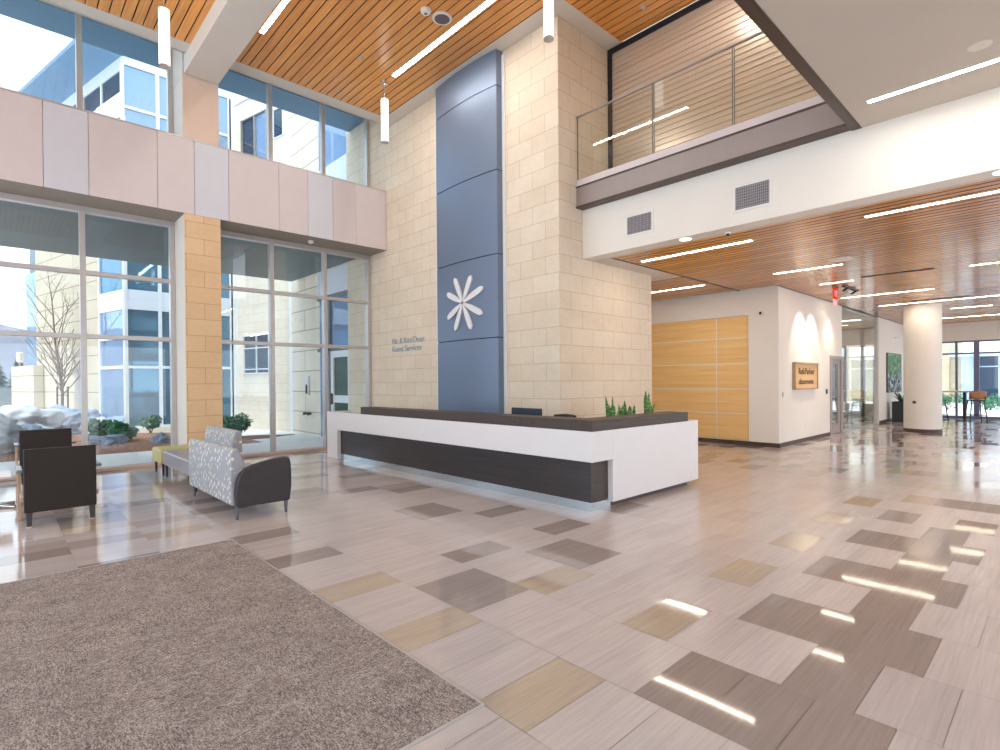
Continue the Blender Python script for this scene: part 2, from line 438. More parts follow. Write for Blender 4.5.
# ------------------------------------------------------------------ STONE WALL AND PIER
XS, YP = 6.75, 5.755
m = MB(); m.box(XS, 7.3, YP, 13.02, 0, 7.51).box(7.3, 9.555, YP, 6.6, 0, 4.4).box(7.3, 8.16, YP, 6.6, 4.4, 7.51).box(XS, 7.3, 10.9, 13.02, 7.51, 8.3)
o = m.build('wall_back', M['stone']); structure(o)

# ------------------------------------------------------------------ HIGH CEILING
m = MB()
m.box(6.44, 6.76, 5.45, 10.95, 7.512, 7.62)
m.box(6.44, 8.17, 5.45, 5.76, 7.51, 7.62)
m.box(-4, 6.76, 10.6, 10.95, 7.51, 7.62)
m.box(-4, 6.76, 10.93, 10.97, 7.51, 8.4)            # face of the window pocket
m.box(-4, 6.9, 10.95, 11.95, 8.3, 8.5)              # top of the pocket
m.box(-5, 8.6, -4.5, 10.95, 7.66, 7.95)             # structure over the boards
o = m.build('ceiling', M['gypc']); structure(o)
m = MB()
m.box(-4, 6.44, -4.4, 10.6, 7.57, 7.6).box(6.44, 8.15, -4.4, 5.45, 7.57, 7.6); m.mi = 1
bw = .153; k0 = math.floor(-4 / bw)
for k in range(k0, 54):
    xa, xb = k * bw + .008, (k + 1) * bw - .008
    if xb > 8.15: break
    for (ax, bx) in ((xa, min(xb, 2.55)), (max(xa, 3.12), xb)) if xa < 3.12 and xb > 2.55 else ((xa, xb),):
        if bx - ax < .01: continue
        if ax > 2.54 and bx < 3.13: continue
        if ax < 6.44:
            m.board(ax, min(bx, 6.44), -4.3, 10.6, 7.512, 7.55, 1, 0)
        if bx > 6.44:
            m.board(max(ax, 6.44), bx, -4.3, 5.45, 7.512, 7.55, 1, 0)
o = m.build('ceiling_boards', [M['gap'], M['cedar']]); structure(o)
# dropped beam
m = MB(); m.box(2.55, 3.12, -4.4, 11.07, 7.2, 7.64)
o = m.build('beam', M['gypc'], bevel=.006); structure(o)

# ------------------------------------------------------------------ LEFT WALL: fascia, pilaster, windows
YF, YG = 11.07, 11.82
wl = bpy.data.objects.new('wall_left', None); COL.objects.link(wl); wl['kind'] = 'structure'
m = MB(); m.box(-4, XS, YF + .03, YG - .08, 4.69, 6.0); m.build('wall_core', M['gyp'], wl)
m = MB(); m.box(-4, XS, YF + .005, YG + .02, 4.655, 4.69); m.build('soffit_board', plain('taupe_soffit', (150, 138, 126), .6), wl)
m = MB(); m.box(-4, XS - .005, YF - .006, YG - .06, 6.015, 6.045); m.build('parapet_cap', M['alum'], wl)
seams = [-4, -3.1, -2.5, -1.5, -.9, 0.0, .572, 1.144, 2.115, 2.701, 3.289, 4.244, 4.85, 5.411, 5.962, XS - .006]
tone = {6: 'B', 9: 'B', 12: 'B', 14: 'A'}
for i, (a, b) in enumerate(zip(seams, seams[1:])):
    t = 'B' if abs(a - .572) < .01 or abs(a - 2.701) < .01 or abs(a - 4.85) < .01 or abs(a + 2.5) < .01 else 'A'
    m = MB(); m.box(a + .004, b - .004, YF, YF + .03, 4.66, 6.015)
    m.build('fascia_panel', M['panel' + t], wl, bevel=.002, seg=1)
for (z0, z1, mt) in ((0, 4.655, 'shadedstone'), (6.02, 7.2, 'gypp')):
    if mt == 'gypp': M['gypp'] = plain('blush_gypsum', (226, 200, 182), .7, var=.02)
    m = MB(); m.box(2.535, 3.13, YF + (.03 if z0 == 0 else .05), YG + .12, z0, z1)
    o = m.build('pillar', M['gypc']); structure(o)
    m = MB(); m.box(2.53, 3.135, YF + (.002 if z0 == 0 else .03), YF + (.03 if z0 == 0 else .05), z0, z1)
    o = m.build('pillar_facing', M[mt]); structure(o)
m = MB(); m.box(2.53, 3.135, YF + .03, YG + .12, 7.2, 8.3); o = m.build('pillar', M['gypc']); structure(o)

def window(name, x0, x1, mull, bars, z0, z1, head, mat='alum', d0=YG, d1=YG + .13, w=.085, glassmat='pane', sill=None):
    r = bpy.data.objects.new(name, None); COL.objects.link(r); r['kind'] = 'structure'
    m = MB()
    for c in mull: m.box(c - w / 2, c + w / 2, d0, d1, z0, z1)
    for zb in bars: m.box(x0, x1, d0 + .004, d1 - .004, zb - .038, zb + .038)
    m.box(x0, x1, d0 - .01, d1, head[0], head[1])
    m.build('window_frame', M[mat], r, bevel=.004, seg=1)
    m = MB(); m.box(x0, x1, d0 + .08, d0 + .086, z0, z1); m.build('glass_pane', M[glassmat], r)
    if sill:
        m = MB(); m.box(x0, x1, d0 - .07, d1 + .05, 0, sill); m.build('window_sill', M['sill'], r, bevel=.005)
    return r
M['sill'] = plain('stone_curb', (198, 178, 168), .5, var=.03)
window('window_1', -4, 2.53, [-3.2, -1.75, -.31, 1.12, 2.49], [3.51, 2.393], .05, 4.6, (4.56, 4.67), sill=.055)
window('window_2', 3.135, XS, [3.16, 4.368, 5.575, 6.70], [3.51, 2.393], .05, 4.6, (4.56, 4.67), sill=.055)
window('window_3', -4, 2.53, [-3.2, -1.75, -.31, 1.11, 2.49], [], 6.0, 8.3, (8.2, 8.3))
window('window_4', 3.135, XS, [3.16, 4.368, 5.565, 6.715], [], 6.0, 8.3, (8.2, 8.3))
m = MB(); m.lathe([(.05, 0), (.06, .02), (.06, .05)], (5.06, YF + .35, 4.605), 20)
o = m.build('smoke_sensor', M['paintw'], smooth='auto'); tag(o, 'small white round sensor under the soffit above the right window', 'sensor')

# ------------------------------------------------------------------ BULKHEAD, BALCONY, LOW CEILINGS
XW, ZC, ZL = 7.37, 4.453, 3.636
m = MB(); m.box(XW, 7.62, -4.5, YP, ZL, 4.80)
o = m.build('wall_right', M['gyp']); structure(o)
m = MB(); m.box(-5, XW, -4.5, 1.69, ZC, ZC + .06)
o = m.build('ceiling_low', plain('shade_darkened_ceiling_paint', (200, 190, 178), .8, var=.015, vs=2)); structure(o)  # ceiling paint darkened, the dimmer light here put into its colour
m = MB(); m.box(-5, XW, 1.69, 1.78, ZC - .004, ZC + .36).box(-5, XW, 1.672, 1.69, ZC - .006, ZC + .002)
o = m.build('trim_1', M['bronze'], bevel=.003, seg=1); structure(o)
m = MB(); m.box(-5, 7.2, -4.5, 1.69, ZC + .06, 4.80); m.box(7.62, 8.4, -4.5, YP, 4.5, 4.80)
o = m.build('slab', M['gypc']); structure(o)
# slab edge
m = MB(); m.box(7.205, XW, 1.78, YP, 4.49, 4.8)
o = m.build('trim_2', M['greymetal']); structure(o)
m = MB(); m.box(7.19, XW, 1.78, YP, 4.462, 4.49).box(7.195, 7.26, 1.78, YP, 4.80, 4.825)
o = m.build('trim_3', M['bronze']); structure(o)
# slatted shutter behind the balcony
sh = thing('slatted_shutter', 'tall bronze shutter of horizontal slats behind the balcony railing', 'shutter', (8.2, 2.3, 4.8))
m = MB()
z = 4.84
while z < 7.42:
    m.prism([(8.158, z), (8.19, z), (8.19, z + .0895), (8.171, z + .0895)], -1.5, YP - .07, 'y'); z += .092
m.build('slats', M['shutter'], sh)
m = MB(); m.box(8.12, 8.24, -1.6, YP - .002, 7.42, 7.508).box(8.12, 8.24, YP - .07, YP - .002, 4.80, 7.42).box(8.2, 8.26, -1.6, YP - .01, 4.80, 7.42)
m.build('shutter_frame', M['joint'], sh)
# glass railing
gr = thing('glass_railing', 'frameless glass balcony railing with a slim metal top rail above the white bulkhead', 'railing', (7.22, 3.7, 4.8))
yy = [1.80, 3.10, 4.30, YP - .01]
for a, b in zip(yy, yy[1:]):
    m = MB(); m.box(7.215, 7.229, a + .016, b - .016, 4.83, 5.99); gp = m.build('glass_panel', M['rail'], gr)
    for e0, e1 in ((a + .009, a + .016), (b - .016, b - .009)):
        m = MB(); m.box(7.214, 7.23, e0, e1, 4.83, 5.99); m.build('polished_edge', M['glassedge'], gp)
m = MB(); m.box(7.205, 7.24, 1.79, YP - .003, 5.985, 6.012); m.build('top_rail', M['greymetal'], gr, bevel=.004)
m = MB(); m.box(7.2, 7.25, 1.79, YP - .003, 4.826, 4.93); m.build('base_shoe', M['panelA'], gr)

# lower wood ceiling
m = MB(); m.box(7.62, 7.70, -4.5, YP, ZL, ZL + .1).box(7.7, 9.56, 5.39, YP, ZL, ZL + .1).box(9.555, 10.15, 5.39, 8.4, ZL, ZL + .1)
m.box(7.6, 27.2, -4.5, 8.4, ZL + .08, ZL + .2)
o = m.build('ceiling_border', M['gypc']); structure(o)
m = MB(); m.box(7.7, 12.85, -4.5, 5.39, ZL + .05, ZL + .08).box(12.82, 27, -4.5, 4.52, ZL + .05, ZL + .08).box(10.15, 12.85, 5.39, 8.4, ZL + .05, ZL + .08); m.mi = 1
bw = .153
k = 50
while (k + 1) * bw < 26.9:
    xa, xb = max(7.7, k * bw + .014), (k + 1) * bw - .014
    m.board(xa, xb, -4.4, 5.385 if xb < 12.82 else 4.515, ZL, ZL + .03, 1, 0)
    if xb > 10.2 and xb < 12.82: m.board(max(xa, 10.15), xb, 5.395, 8.4, ZL, ZL + .03, 1, 0)
    k += 1
o = m.build('ceiling_slats', [M['gap'], M['cedar2']]); structure(o)
m = MB(); m.box(7.7, 12.82, 5.375, 5.405, ZL - .006, ZL + .02).box(12.8, 26.8, 4.49, 4.525, ZL - .004, ZL + .02)
o = m.build('trim_4', M['joint']); structure(o)

# ------------------------------------------------------------------ CORRIDOR WALLS
XC, YC = 12.82, 4.52
m = MB()
m.box(XC, 13.1, YC, 5.18, 0, ZL + .06)                       # white return beside the panels
m.box(XC, 13.1, 5.18, 8.4, 3.05, ZL + .06)                   # header above the panels
m.box(XC, 13.1, 7.95, 8.4, 0, 3.05)
m.box(XC + .07, 13.1, 5.18, 7.95, 0, 3.05)
m.box(13.1, 16.55, YC, YC + .16, 0, ZL + .06)
m.box(16.55, 17.66, YC, YC + .16, 2.17, ZL + .06)
m.box(21.9, 26.9, YC, YC + .16, 0, ZL + .06)
m.box(9.3, 13.1, 8.3, 8.5, 0, ZL + .06)
o = m.build('wall_far', M['gyp']); structure(o)
m = MB(); m.box(XC - .012, XC, YC - .012, 8.3, 0, .095).box(XC - .012, 16.5, YC - .012, YC, 0, .095).box(21.95, 26.8, YC - .012, YC, 0, .095)
o = m.build('baseboard_far', M['base_bd']); structure(o)
# maple panelling
wp = thing('wall_paneling', 'honey maple wall panelling with pale reveals in a niche behind the desk', 'panelling', (XC + .05, 6.5, 0))
zs = [.10, .74, 1.319, 1.927, 2.534, 3.05]; ys = [5.19, 5.96, 7.94]
for za, zb in zip(zs, zs[1:]):
    for ya, yb in zip(ys, ys[1:]):
        m = MB(); m.box(XC + .03, XC + .062, ya + .009, yb - .009, za + .009, zb - .009); m.build('wood_panel', M['maple'], wp, bevel=.002, seg=1)
m = MB(); m.box(XC + .036, XC + .068, 5.185, 7.945, .1, 3.045); m.build('backing', M['paintw'], wp)

def led(x, y0, y1, z, label, w=.06, mat='stripw', long=True, group='recessed ceiling light strips'):
    t = thing('linear_ceiling_light', label, 'ceiling light', (x, (y0 + y1) / 2, z), 0, group)
    m = MB(); a = w / 2 + .012
    m.box(x - a, x - w / 2, y0 - .012, y1 + .012, z - .006, z + .02).box(x + w / 2, x + a, y0 - .012, y1 + .012, z - .006, z + .02)
    m.box(x - a, x + a, y0 - .012, y0, z - .006, z + .02).box(x - a, x + a, y1, y1 + .012, z - .006, z + .02)
    m.build('light_frame', M['paintw'], t)
    m = MB(); m.box(x - w / 2, x + w / 2, y0, y1, z - .004, z + .015); m.build('diffuser', M[mat], t)
    return t
led(5.714, 5.75, 9.05, 7.512, 'long bright light strip in the wood ceiling beside the blue panel', .085, 'strip')
led(3.355, 5.75, 9.45, 7.512, 'long light strip running beside the dropped white beam', .075, 'strip')
led(7.5, 1.4, 3.7, 7.512, 'added unseen light strip above the balcony walk that brightens the shutter', .08, 'strip')  # made-up strip, added out of view to light the shutter slats
led(6.73, -2.2, 1.476, ZC, 'light strip in the smooth white low ceiling', .06, 'strip')
led(8.32, 3.30, 5.19, ZL, 'warm light strip just inside the bulkhead, nearest the stone pier', .075)
led(8.24, -1.2, 1.84, ZL, 'longest warm light strip just inside the bulkhead, nearest the camera', .075)
led(11.41, 5.55, 6.88, ZL, 'warm light strip partly hidden behind the stone pier', .06, 'strip')
led(11.3, 2.88, 4.07, ZL, 'warm light strip in line with the corner of the corridor wall', .06)
led(13.33, 3.2, 3.83, ZL, 'short warm light strip just above the red exit sign', .06)
led(13.3, -1.0, 1.316, ZL, 'light strip over the blue sheen at right of the wood ceiling', .06)
led(16.03, 2.23, 4.11, ZL, 'warm light strip between the exit sign and the round column', .06)
led(18.62, 1.26, 3.83, ZL, 'warm light strip touching the top of the round column', .06)
led(21.0, 1.59, 2.52, ZL, 'short light strip just beyond the round column', .06)
led(24.2, 1.3, 3.18, ZL, 'last warm light strip before the far window wall', .06)
for (x, y0, y1, lb) in ((13.07, 1.81, 2.98, 'dark narrow slot diffuser in the wood ceiling, nearer of two'), (18.16, 1.79, 2.99, 'dark narrow slot diffuser above the round column, farther of two')):
    t = thing('slot_diffuser', lb, 'air diffuser', (x, (y0 + y1) / 2, ZL), 0, 'ceiling slot diffusers')
    m = MB(); m.box(x - .05, x + .05, y0, y1, ZL - .008, ZL + .01); m.build('slot', M['joint'], t)
    m = MB(); m.box(x - .058, x - .05, y0, y1, ZL - .01, ZL + .01).box(x + .05, x + .058, y0, y1, ZL - .01, ZL + .01); m.build('slot_frame', M['bronze'], t)
# track heads
tl = thing('track_light', 'dark ceiling track with two small spot heads near the exit sign', 'spotlight', (14.5, 3.5, ZL))
m = MB(); m.box(13.9, 15.0, 3.48, 3.55, ZL - .03, ZL); m.build('track', M['black'], tl)
for x in (14.1, 14.75):
    m = MB(); m.tube([(x, 3.52, ZL - .03), (x, 3.52, ZL - .06)], .012, 8).tube([(x - .02, 3.49, ZL - .05), (x + .02, 3.58, ZL - .09)], .025, 12); m.build('spot_head', M['black'], tl, smooth='auto')
m = MB(); m.lathe([(.17, 0), (.19, .006), (.2, .02)], (10.82, 2.79, ZL - .012), 28)
o = m.build('ceiling_speaker', M['paintw'], smooth='auto'); tag(o, 'flat pale disc speaker in the low wood ceiling near the corridor', 'speaker')
t = thing('can_light', 'round recessed can light in the white soffit border', 'ceiling light', (7.5, 3.94, ZL))
m = MB(); m.lathe([(.085, -.006), (.085, .0)], (7.5, 3.94, ZL), 28); m.build('lens', M['canglow'], t)
m = MB(); m.lathe([(.086, -.007), (.105, -.007), (.108, .001)], (7.5, 3.94, ZL), 28, False); m.build('trim_ring', M['paintw'], t, smooth='auto')
t = thing('can_light', 'half hidden round can light where the soffit meets the right edge of the photo', 'ceiling light', (7.5, .48, ZL))
m = MB(); m.lathe([(.085, -.006), (.085, .0)], (7.5, .48, ZL), 28); m.build('lens', M['canglow'], t)
m = MB(); m.lathe([(.086, -.007), (.105, -.007), (.108, .001)], (7.5, .48, ZL), 28, False); m.build('trim_ring', M['paintw'], t, smooth='auto')
t = thing('dome_camera', 'small dome security camera on the white soffit border', 'camera', (7.64, 3.37, ZL))
m = MB(); m.lathe([(.04, -.018), (.044, 0)], (7.64, 3.37, ZL), 24); m.build('housing', M['paintw'], t, smooth='auto')
m = MB(); m.lathe([(0, -.045), (.018, -.04), (.028, -.018)], (7.64, 3.37, ZL), 24); m.build('dome', M['black'], t, smooth=True)

# vents
def vent(y0, y1, z0, z1, label):
    t = thing('wall_vent', label, 'vent', (XW, (y0 + y1) / 2, z0), 0, 'vents in the white bulkhead')
    m = MB(); f = .035
    m.box(XW - .012, XW, y0 - f, y0, z0 - f, z1 + f).box(XW - .012, XW, y1, y1 + f, z0 - f, z1 + f).box(XW - .012, XW, y0, y1, z0 - f, z0).box(XW - .012, XW, y0, y1, z1, z1 + f)
    m.build('vent_frame', M['paintw'], t, bevel=.002, seg=1)
    m = MB(); m.box(XW - .003, XW, y0, y1, z0, z1); m.build('vent_backing', M['grilled'], t)
    m = MB(); n = int((y1 - y0) / .024)
    for i in range(n):
        y = y0 + (i + .5) * (y1 - y0) / n
        m.box(XW - .011, XW - .002, y - .003, y + .003, z0, z1)
    for i in range(8):
        z = z0 + (i + .5) * (z1 - z0) / 8; m.box(XW - .009, XW - .002, y0, y1, z - .003, z + .003)
    m.build('vent_louvers', plain('vent_fin', (176, 170, 172), .5, .3), t)
vent(4.428, 4.857, 3.856, 4.13, 'smaller looking vent in the white bulkhead, next to the stone pier')
vent(2.701, 3.141, 3.841, 4.141, 'vent grille in the white bulkhead, under the middle of the balcony')

# high ceiling devices
t = thing('ceiling_speaker', 'white round speaker in the high wood ceiling beside the light strip', 'speaker', (5.40, 7.08, 7.51))
m = MB(); m.lathe([(.125, -.016), (.16, -.012), (.165, .003)], (5.40, 7.08, 7.51), 32); m.build('speaker_rim', M['paintw'], t, smooth='auto')
m = MB(); m.lathe([(0, -.02), (.125, -.018)], (5.40, 7.08, 7.51), 32); m.build('speaker_grille', M['grilled'], t)
t = thing('smoke_detector', 'white domed smoke detector next to the ceiling speaker', 'smoke detector', (5.09, 7.10, 7.51))
m = MB(); m.lathe([(.055, -.06), (.075, -.04), (.085, -.03), (.085, .003)], (5.09, 7.10, 7.51), 28); m.build('detector_body', M['paintw'], t, smooth='auto')
m = MB(); m.lathe([(0, -.065), (.025, -.063), (.03, -.058)], (5.09, 7.10, 7.51), 20); m.build('sensor_cap', M['grilled'], t)
m = MB(); m.lathe([(.012, -.03), (.04, -.01), (.05, .003)], (4.955, 8.955, 7.51), 20)
o = m.build('sprinkler_head', M['alum'], smooth='auto'); tag(o, 'tiny pale sprinkler head in the high wood ceiling', 'sprinkler')
m = MB(); m.lathe([(.012, -.03), (.04, -.01), (.05, .003)], (7.62, 4.7, 7.51), 20)
o = m.build('sprinkler_head', M['alum'], smooth='auto'); tag(o, 'small sprinkler head in the wood ceiling over the balcony', 'sprinkler')
m = MB(); m.lathe([(.07, -.004), (.085, -.002), (.09, .001)], (6.337, .56, ZC), 28)
o = m.build('concealed_sprinkler', M['gypc'], smooth='auto'); tag(o, 'flat round cover plate in the smooth white low ceiling', 'sprinkler')

# pendants
def pendant(x, y, zb, label):
    t = thing('pendant_light', label, 'pendant light', (x, y, zb), 0, 'white cylinder pendant lights')
    m = MB(); m.lathe([(.012, -.075), (.05, -.07), (.075, -.05), (.08, -.0)], (x, y, 7.512), 28); m.build('canopy', M['chrome'], t, smooth='auto')
    m = MB(); m.tube([(x, y, 7.44), (x, y, zb + .86)], .006, 8); m.build('cable', M['alum'], t)
    m = MB(); m.lathe([(.07, .02), (.072, .03), (.072, .85), (.045, .865), (.012, .88)], (x, y, zb), 32); m.build('shade', M['tubeglow'], t, smooth='auto')
    m = MB(); m.lathe([(0, .004), (.06, .004), (.073, .0), (.073, .022)], (x, y, zb), 32); m.build('end_ring', M['alum'], t, smooth='auto')
    return t
p = pendant(1.88, 9.27, 6.27, 'white cylinder pendant hanging left of the dropped white beam')
pendant(5.69, 9.36, 6.31, 'white cylinder pendant in front of the window corner, left of the blue panel')
pendant(5.74, 5.06, 6.36, 'white cylinder pendant in front of the stone corner, only its lower end seen')

# ------------------------------------------------------------------ BLUE FEATURE PANEL
fp = thing('feature_panel', 'tall curved blue grey metal wall panel with white petal emblem on stone wall', 'wall panel', (XS, 8.09, 0))
Ya, Yb = 7.07, 8.89
def arc(y): 
    s = (y - Ya) / (Yb - Ya) * 2 - 1
    return XS - .155 - .06 * (1 - s * s)
zz = [.0, 2.34, 3.845, 5.355, 6.87, 7.517]
for za, zb in zip(zz, zz[1:]):
    m = MB(); N = 28
    pts = [(arc(Ya + (Yb - Ya) * i / N), Ya + (Yb - Ya) * i / N) for i in range(N + 1)]
    m.prism(pts + [(XS - .004, Yb), (XS - .004, Ya)], za + .009, zb - .009, 'z'); m.build('metal_sheet', M['blue'], fp, smooth='auto')
m = MB(); N = 28
pts = [(arc(Ya + (Yb - Ya) * i / N) + .02, Ya + .01 + (Yb - Ya - .02) * i / N) for i in range(N + 1)]
m.prism(pts + [(XS - .003, Yb - .01), (XS - .003, Ya + .01)], .01, 7.5, 'z'); m.build('joint_backing', M['joint'], fp)
m = MB(); m.box(XS - .025, XS - .001, Ya - .07, Ya, 0, 7.44).box(XS - .025, XS - .001, Yb, Yb + .2, 0, 7.44); m.build('edge_trim', M['paintw'], fp)
tips = [(8.22, 3.556), (7.72, 3.54), (7.402, 3.278), (7.43, 2.791), (7.724, 2.523), (8.218, 2.532), (8.468, 2.788), (8.477, 3.282)]
cy, cz = 7.975, 3.05
m = MB()
for q_, (ty, tz) in enumerate(tips):
    d = Vector((ty - cy, tz - cz)); L = d.length; u = d / L; n = Vector((-u.y, u.x)); bend = 0
    st = []
    for i in range(15):                                  # blunt petal: narrow at the heart, widest near the rounded tip
        s_ = i / 14; w = .056 * (.30 + .70 * math.sin(min(1, s_ / .6) * PI / 2)) * (1 if s_ < .8 else math.sqrt(max(0, 1 - ((s_ - .8) / .2) ** 2)))
        st.append((.035 + (L - .035) * s_, w, bend * 4 * s_ * (1 - s_)))
    poly = [(a, b + w) for a, w, b in st] + [(a, b - w) for a, w, b in st[::-1] if w > 1e-4]
    pts = [Vector((cy, cz)) + u * a + n * w for a, w in poly]
    A = [m.bm.verts.new((arc(p.x) - .032, p.x, p.y)) for p in pts]; B = [m.bm.verts.new((arc(p.x) - .002, p.x, p.y)) for p in pts]
    m._f(A); m._f(B[::-1]); k = len(pts)
    for i in range(k): m._f([A[i], B[i], B[(i + 1) % k], A[(i + 1) % k]])
o = m.build('emblem', M['white'], fp); o['label'] = 'white eight petal emblem'

# wall lettering
wl2 = thing('wall_lettering', 'two lines of small metal letters on the stone wall left of the blue panel', 'lettering', (XS, 10.2, 2.3))
RX = Matrix(((0, 0, -1, XS - .004), (-1, 0, 0, 0), (0, 1, 0, 0), (0, 0, 0, 1)))
def wallM(y, z): 
    A = RX.copy(); A[1][3] = y; A[2][3] = z; return A
text_mesh('Nic & Ritzi Dean', .19, wallM(10.86, 2.425), 'lettering', M['letter'], wl2, .006, 1.28)
text_mesh('Guest Services', .19, wallM(10.86, 2.245), 'lettering', M['letter'], wl2, .006, 1.17)

# ------------------------------------------------------------------ RECEPTION DESK
DX, DY = 5.0, 3.79
dk = thing('reception_desk', 'long white reception desk with charcoal counter ledge and steel plinth', 'reception desk', (6.2, 7.0, 0))
m = MB()
m.box(DX, DX + .09, DY, 10.6, .59, .947)                       # front band
m.box(DX, DX + .5, 10.15, 10.6, 0, .59)                        # far leg
m.box(DX + .09, 5.41, DY, DY + .07, .59, .947)                 # end band
m.box(5.41, 7.56, DY, DY + .09, .075, .947)                    # end panel
m.box(7.47, 7.56, DY + .09, 4.7, .075, .947)
m.box(DX + .09, DX + .5, 10.51, 10.6, .59, .947)
m.box(DX + .09, 7.47, DY + .07, DY + .16, .90, .947)
m.build('white_shell', M['white'], dk, bevel=.004)
m = MB(); m.box(DX + .075, DX + .12, DY + .075, 10.15, .105, .60); m.build('front_panel', M['laminate'], dk, bevel=.002, seg=1)
m = MB(); m.box(DX + .12, 5.41, DY + .075, DY + .12, .105, .60); m.build('end_panel', M['laminatex'], dk, bevel=.002, seg=1)
m = MB(); m.box(DX + .07, DX + .11, DY + .07, 10.12, 0, .105).box(DX + .11, 5.45, DY + .07, DY + .1, 0, .1); m.build('steel_plinth', M['steel'], dk)
m = MB(); m.box(5.45, 7.4, DY + .1, DY + .14, 0, .075).box(7.36, 7.4, DY + .14, 4.6, 0, .075); m.build('recessed_base', M['bronze'], dk)
m = MB(); m.prism([(DX, DY), (7.26, DY), (7.26, DY + .32), (DX + .32, DY + .32), (DX + .32, 9.18), (DX, 9.18)], .947, 1.078, 'z'); m.build('counter_ledge', M['laminatex'], dk, bevel=.003)
m = MB(); m.box(DX + .09, 5.85, DY + .16, 10.5, .72, .75).box(5.85, 7.45, DY + .09, 4.75, .72, .75); m.build('worktop', M['laminate'], dk)
m = MB(); m.box(DX + .12, DX + .15, DY + .16, 10.1, .6, .947); m.build('inner_panel', M['laminate'], dk)
for y in (5.6, 7.6, 9.6):
    m = MB(); m.box(DX + .16, 5.8, y, y + .03, 0, .72); m.build('gable', M['laminate'], dk)

mo = thing('computer_monitor', 'dark computer monitor on the reception desk in front of the stone wall', 'monitor', (5.55, 5.36, .75))
m = MB(); m.box(5.53, 5.56, 5.07, 5.66, .80, 1.155); m.build('screen', plain('navy_monitor_back', (24, 34, 56), .4), mo, bevel=.008)
m = MB(); m.tube([(5.57, 5.365, .77), (5.57, 5.365, .95)], .02, 12).lathe([(.11, 0), (.1, .018)], (5.58, 5.365, .751), 28); m.build('stand', M['black'], mo, smooth='auto')
oc = thing('office_chair', 'black task chair behind the desk with only its curved back top showing', 'chair', (6.25, 5.16, 0))
m = MB()
m.grid(lambda u, v: (6.16 + .05 * math.sin(PI * u) + .04 * (1 - v), 4.95 + .42 * u, .58 + .455 * v + .012 * math.sin(PI * u) * v), 12, 8)
o = m.build('backrest', M['black'], oc, smooth=True); sm = o.modifiers.new('solid', 'SOLIDIFY'); sm.thickness = .04
m = MB(); m.lathe([(.2, .42), (.25, .44), (.25, .48), (.22, .5)], (6.42, 5.16, 0), 28); m.build('seat', M['black'], oc, smooth='auto')
m = MB(); m.tube([(6.42, 5.16, .08), (6.42, 5.16, .43)], .028, 12)
for k in range(5):
    a = 2 * PI * k / 5; m.tube([(6.42, 5.16, .1), (6.42 + .28 * math.cos(a), 5.16 + .28 * math.sin(a), .05)], [.025, .015], 8)
m.build('pedestal', M['black'], oc)
for k in range(5):
    a = 2 * PI * k / 5; x, y = 6.42 + .28 * math.cos(a), 5.16 + .28 * math.sin(a)
    m = MB(); m.tube([(x, y - .015, .027), (x, y + .015, .027)], .027, 12); m.build('caster', M['black'], oc)

def blades(spec, z0, name, mat, parent, rng):
    m = MB()
    for (x, y, h, lx, ly, w) in spec:
        a = 2.2 + (rng.random() - .5) * 1.2; N = 8
        def f(u, v, x=x, y=y, h=h, lx=lx, ly=ly, w=w, a=a):
            ww = 1.15 * w * (.7 + .3 * min(1, v / .4)) * (1 - max(0, (v - .5) / .5) ** 2) ; tw = a + .5 * v
            o_ = (u - .5) * 2 * ww
            fold = .35 * ww * abs(2 * u - 1)
            return (x + lx * v * v + o_ * math.cos(tw) - fold * math.sin(tw), y + ly * v * v + o_ * math.sin(tw) + fold * math.cos(tw), z0 + h * v)
        m.grid(f, 2, N)
    o = m.build(name, mat, parent, smooth=True); s = o.modifiers.new('solid', 'SOLIDIFY'); s.thickness = .006; return o
def snake_leaf_mat():
    t = NT('snake_plant_leaf'); f = t.noise(t.pos((12, 12, 60)), 1, 3)
    return t.bsdf(t.ramp(f, [(.35, lin((40, 84, 34))), (.55, lin((86, 142, 58))), (.7, lin((160, 184, 96)))]), .45)
M['snake'] = snake_leaf_mat()
rng = random.Random(5)
pl = thing('snake_plant', 'row of upright snake plants in a low trough along the end of the desk', 'potted plant', (6.46, 4.42, .75))
m = MB(); m.box(6.06, 6.91, 4.3, 4.5, .751, .97); m.build('trough', M['potw'], pl, bevel=.01)
m = MB(); m.box(6.08, 6.89, 4.32, 4.48, .955, .972); m.build('soil', M['soil'], pl)
sp = [(6.10, 4.40, .37, -.05, 0, .022), (6.14, 4.42, .25, .05, .02, .024), (6.16, 4.38, .22, -.02, 0, .026), (6.20, 4.4, .36, .01, 0, .02), (6.24, 4.41, .22, .04, 0, .026), (6.28, 4.38, .17, .06, .0, .022), (6.17, 4.4, .15, -.08, 0, .02), (6.26, 4.42, .28, -.01, 0, .018),
      (6.38, 4.4, .24, -.02, 0, .028), (6.41, 4.38, .23, .02, 0, .026), (6.44, 4.41, .18, .04, 0, .022), (6.53, 4.4, .30, -.02, 0, .022), (6.55, 4.38, .15, .01, 0, .018), (6.64, 4.4, .22, .0, 0, .026), (6.68, 4.42, .19, .03, 0, .018), (6.74, 4.4, .23, .02, 0, .022)]
blades([(a + .06, b, c, d_, e_, f_) for a, b, c, d_, e_, f_ in sp], .96, 'leaves', M['snake'], pl, rng)
pl = thing('snake_plant', 'single taller snake plant at the right end of the desk, nearest the maple panels', 'potted plant', (7.23, 4.42, .75))
m = MB(); m.lathe([(.09, 0), (.12, .2), (.125, .22), (.11, .22), (.105, .2)], (7.23, 4.42, .751), 28); m.build('pot', M['pot'], pl, smooth='auto')
m = MB(); m.lathe([(0, .2), (.108, .2)], (7.23, 4.42, .751), 24); m.build('soil', M['soil'], pl)
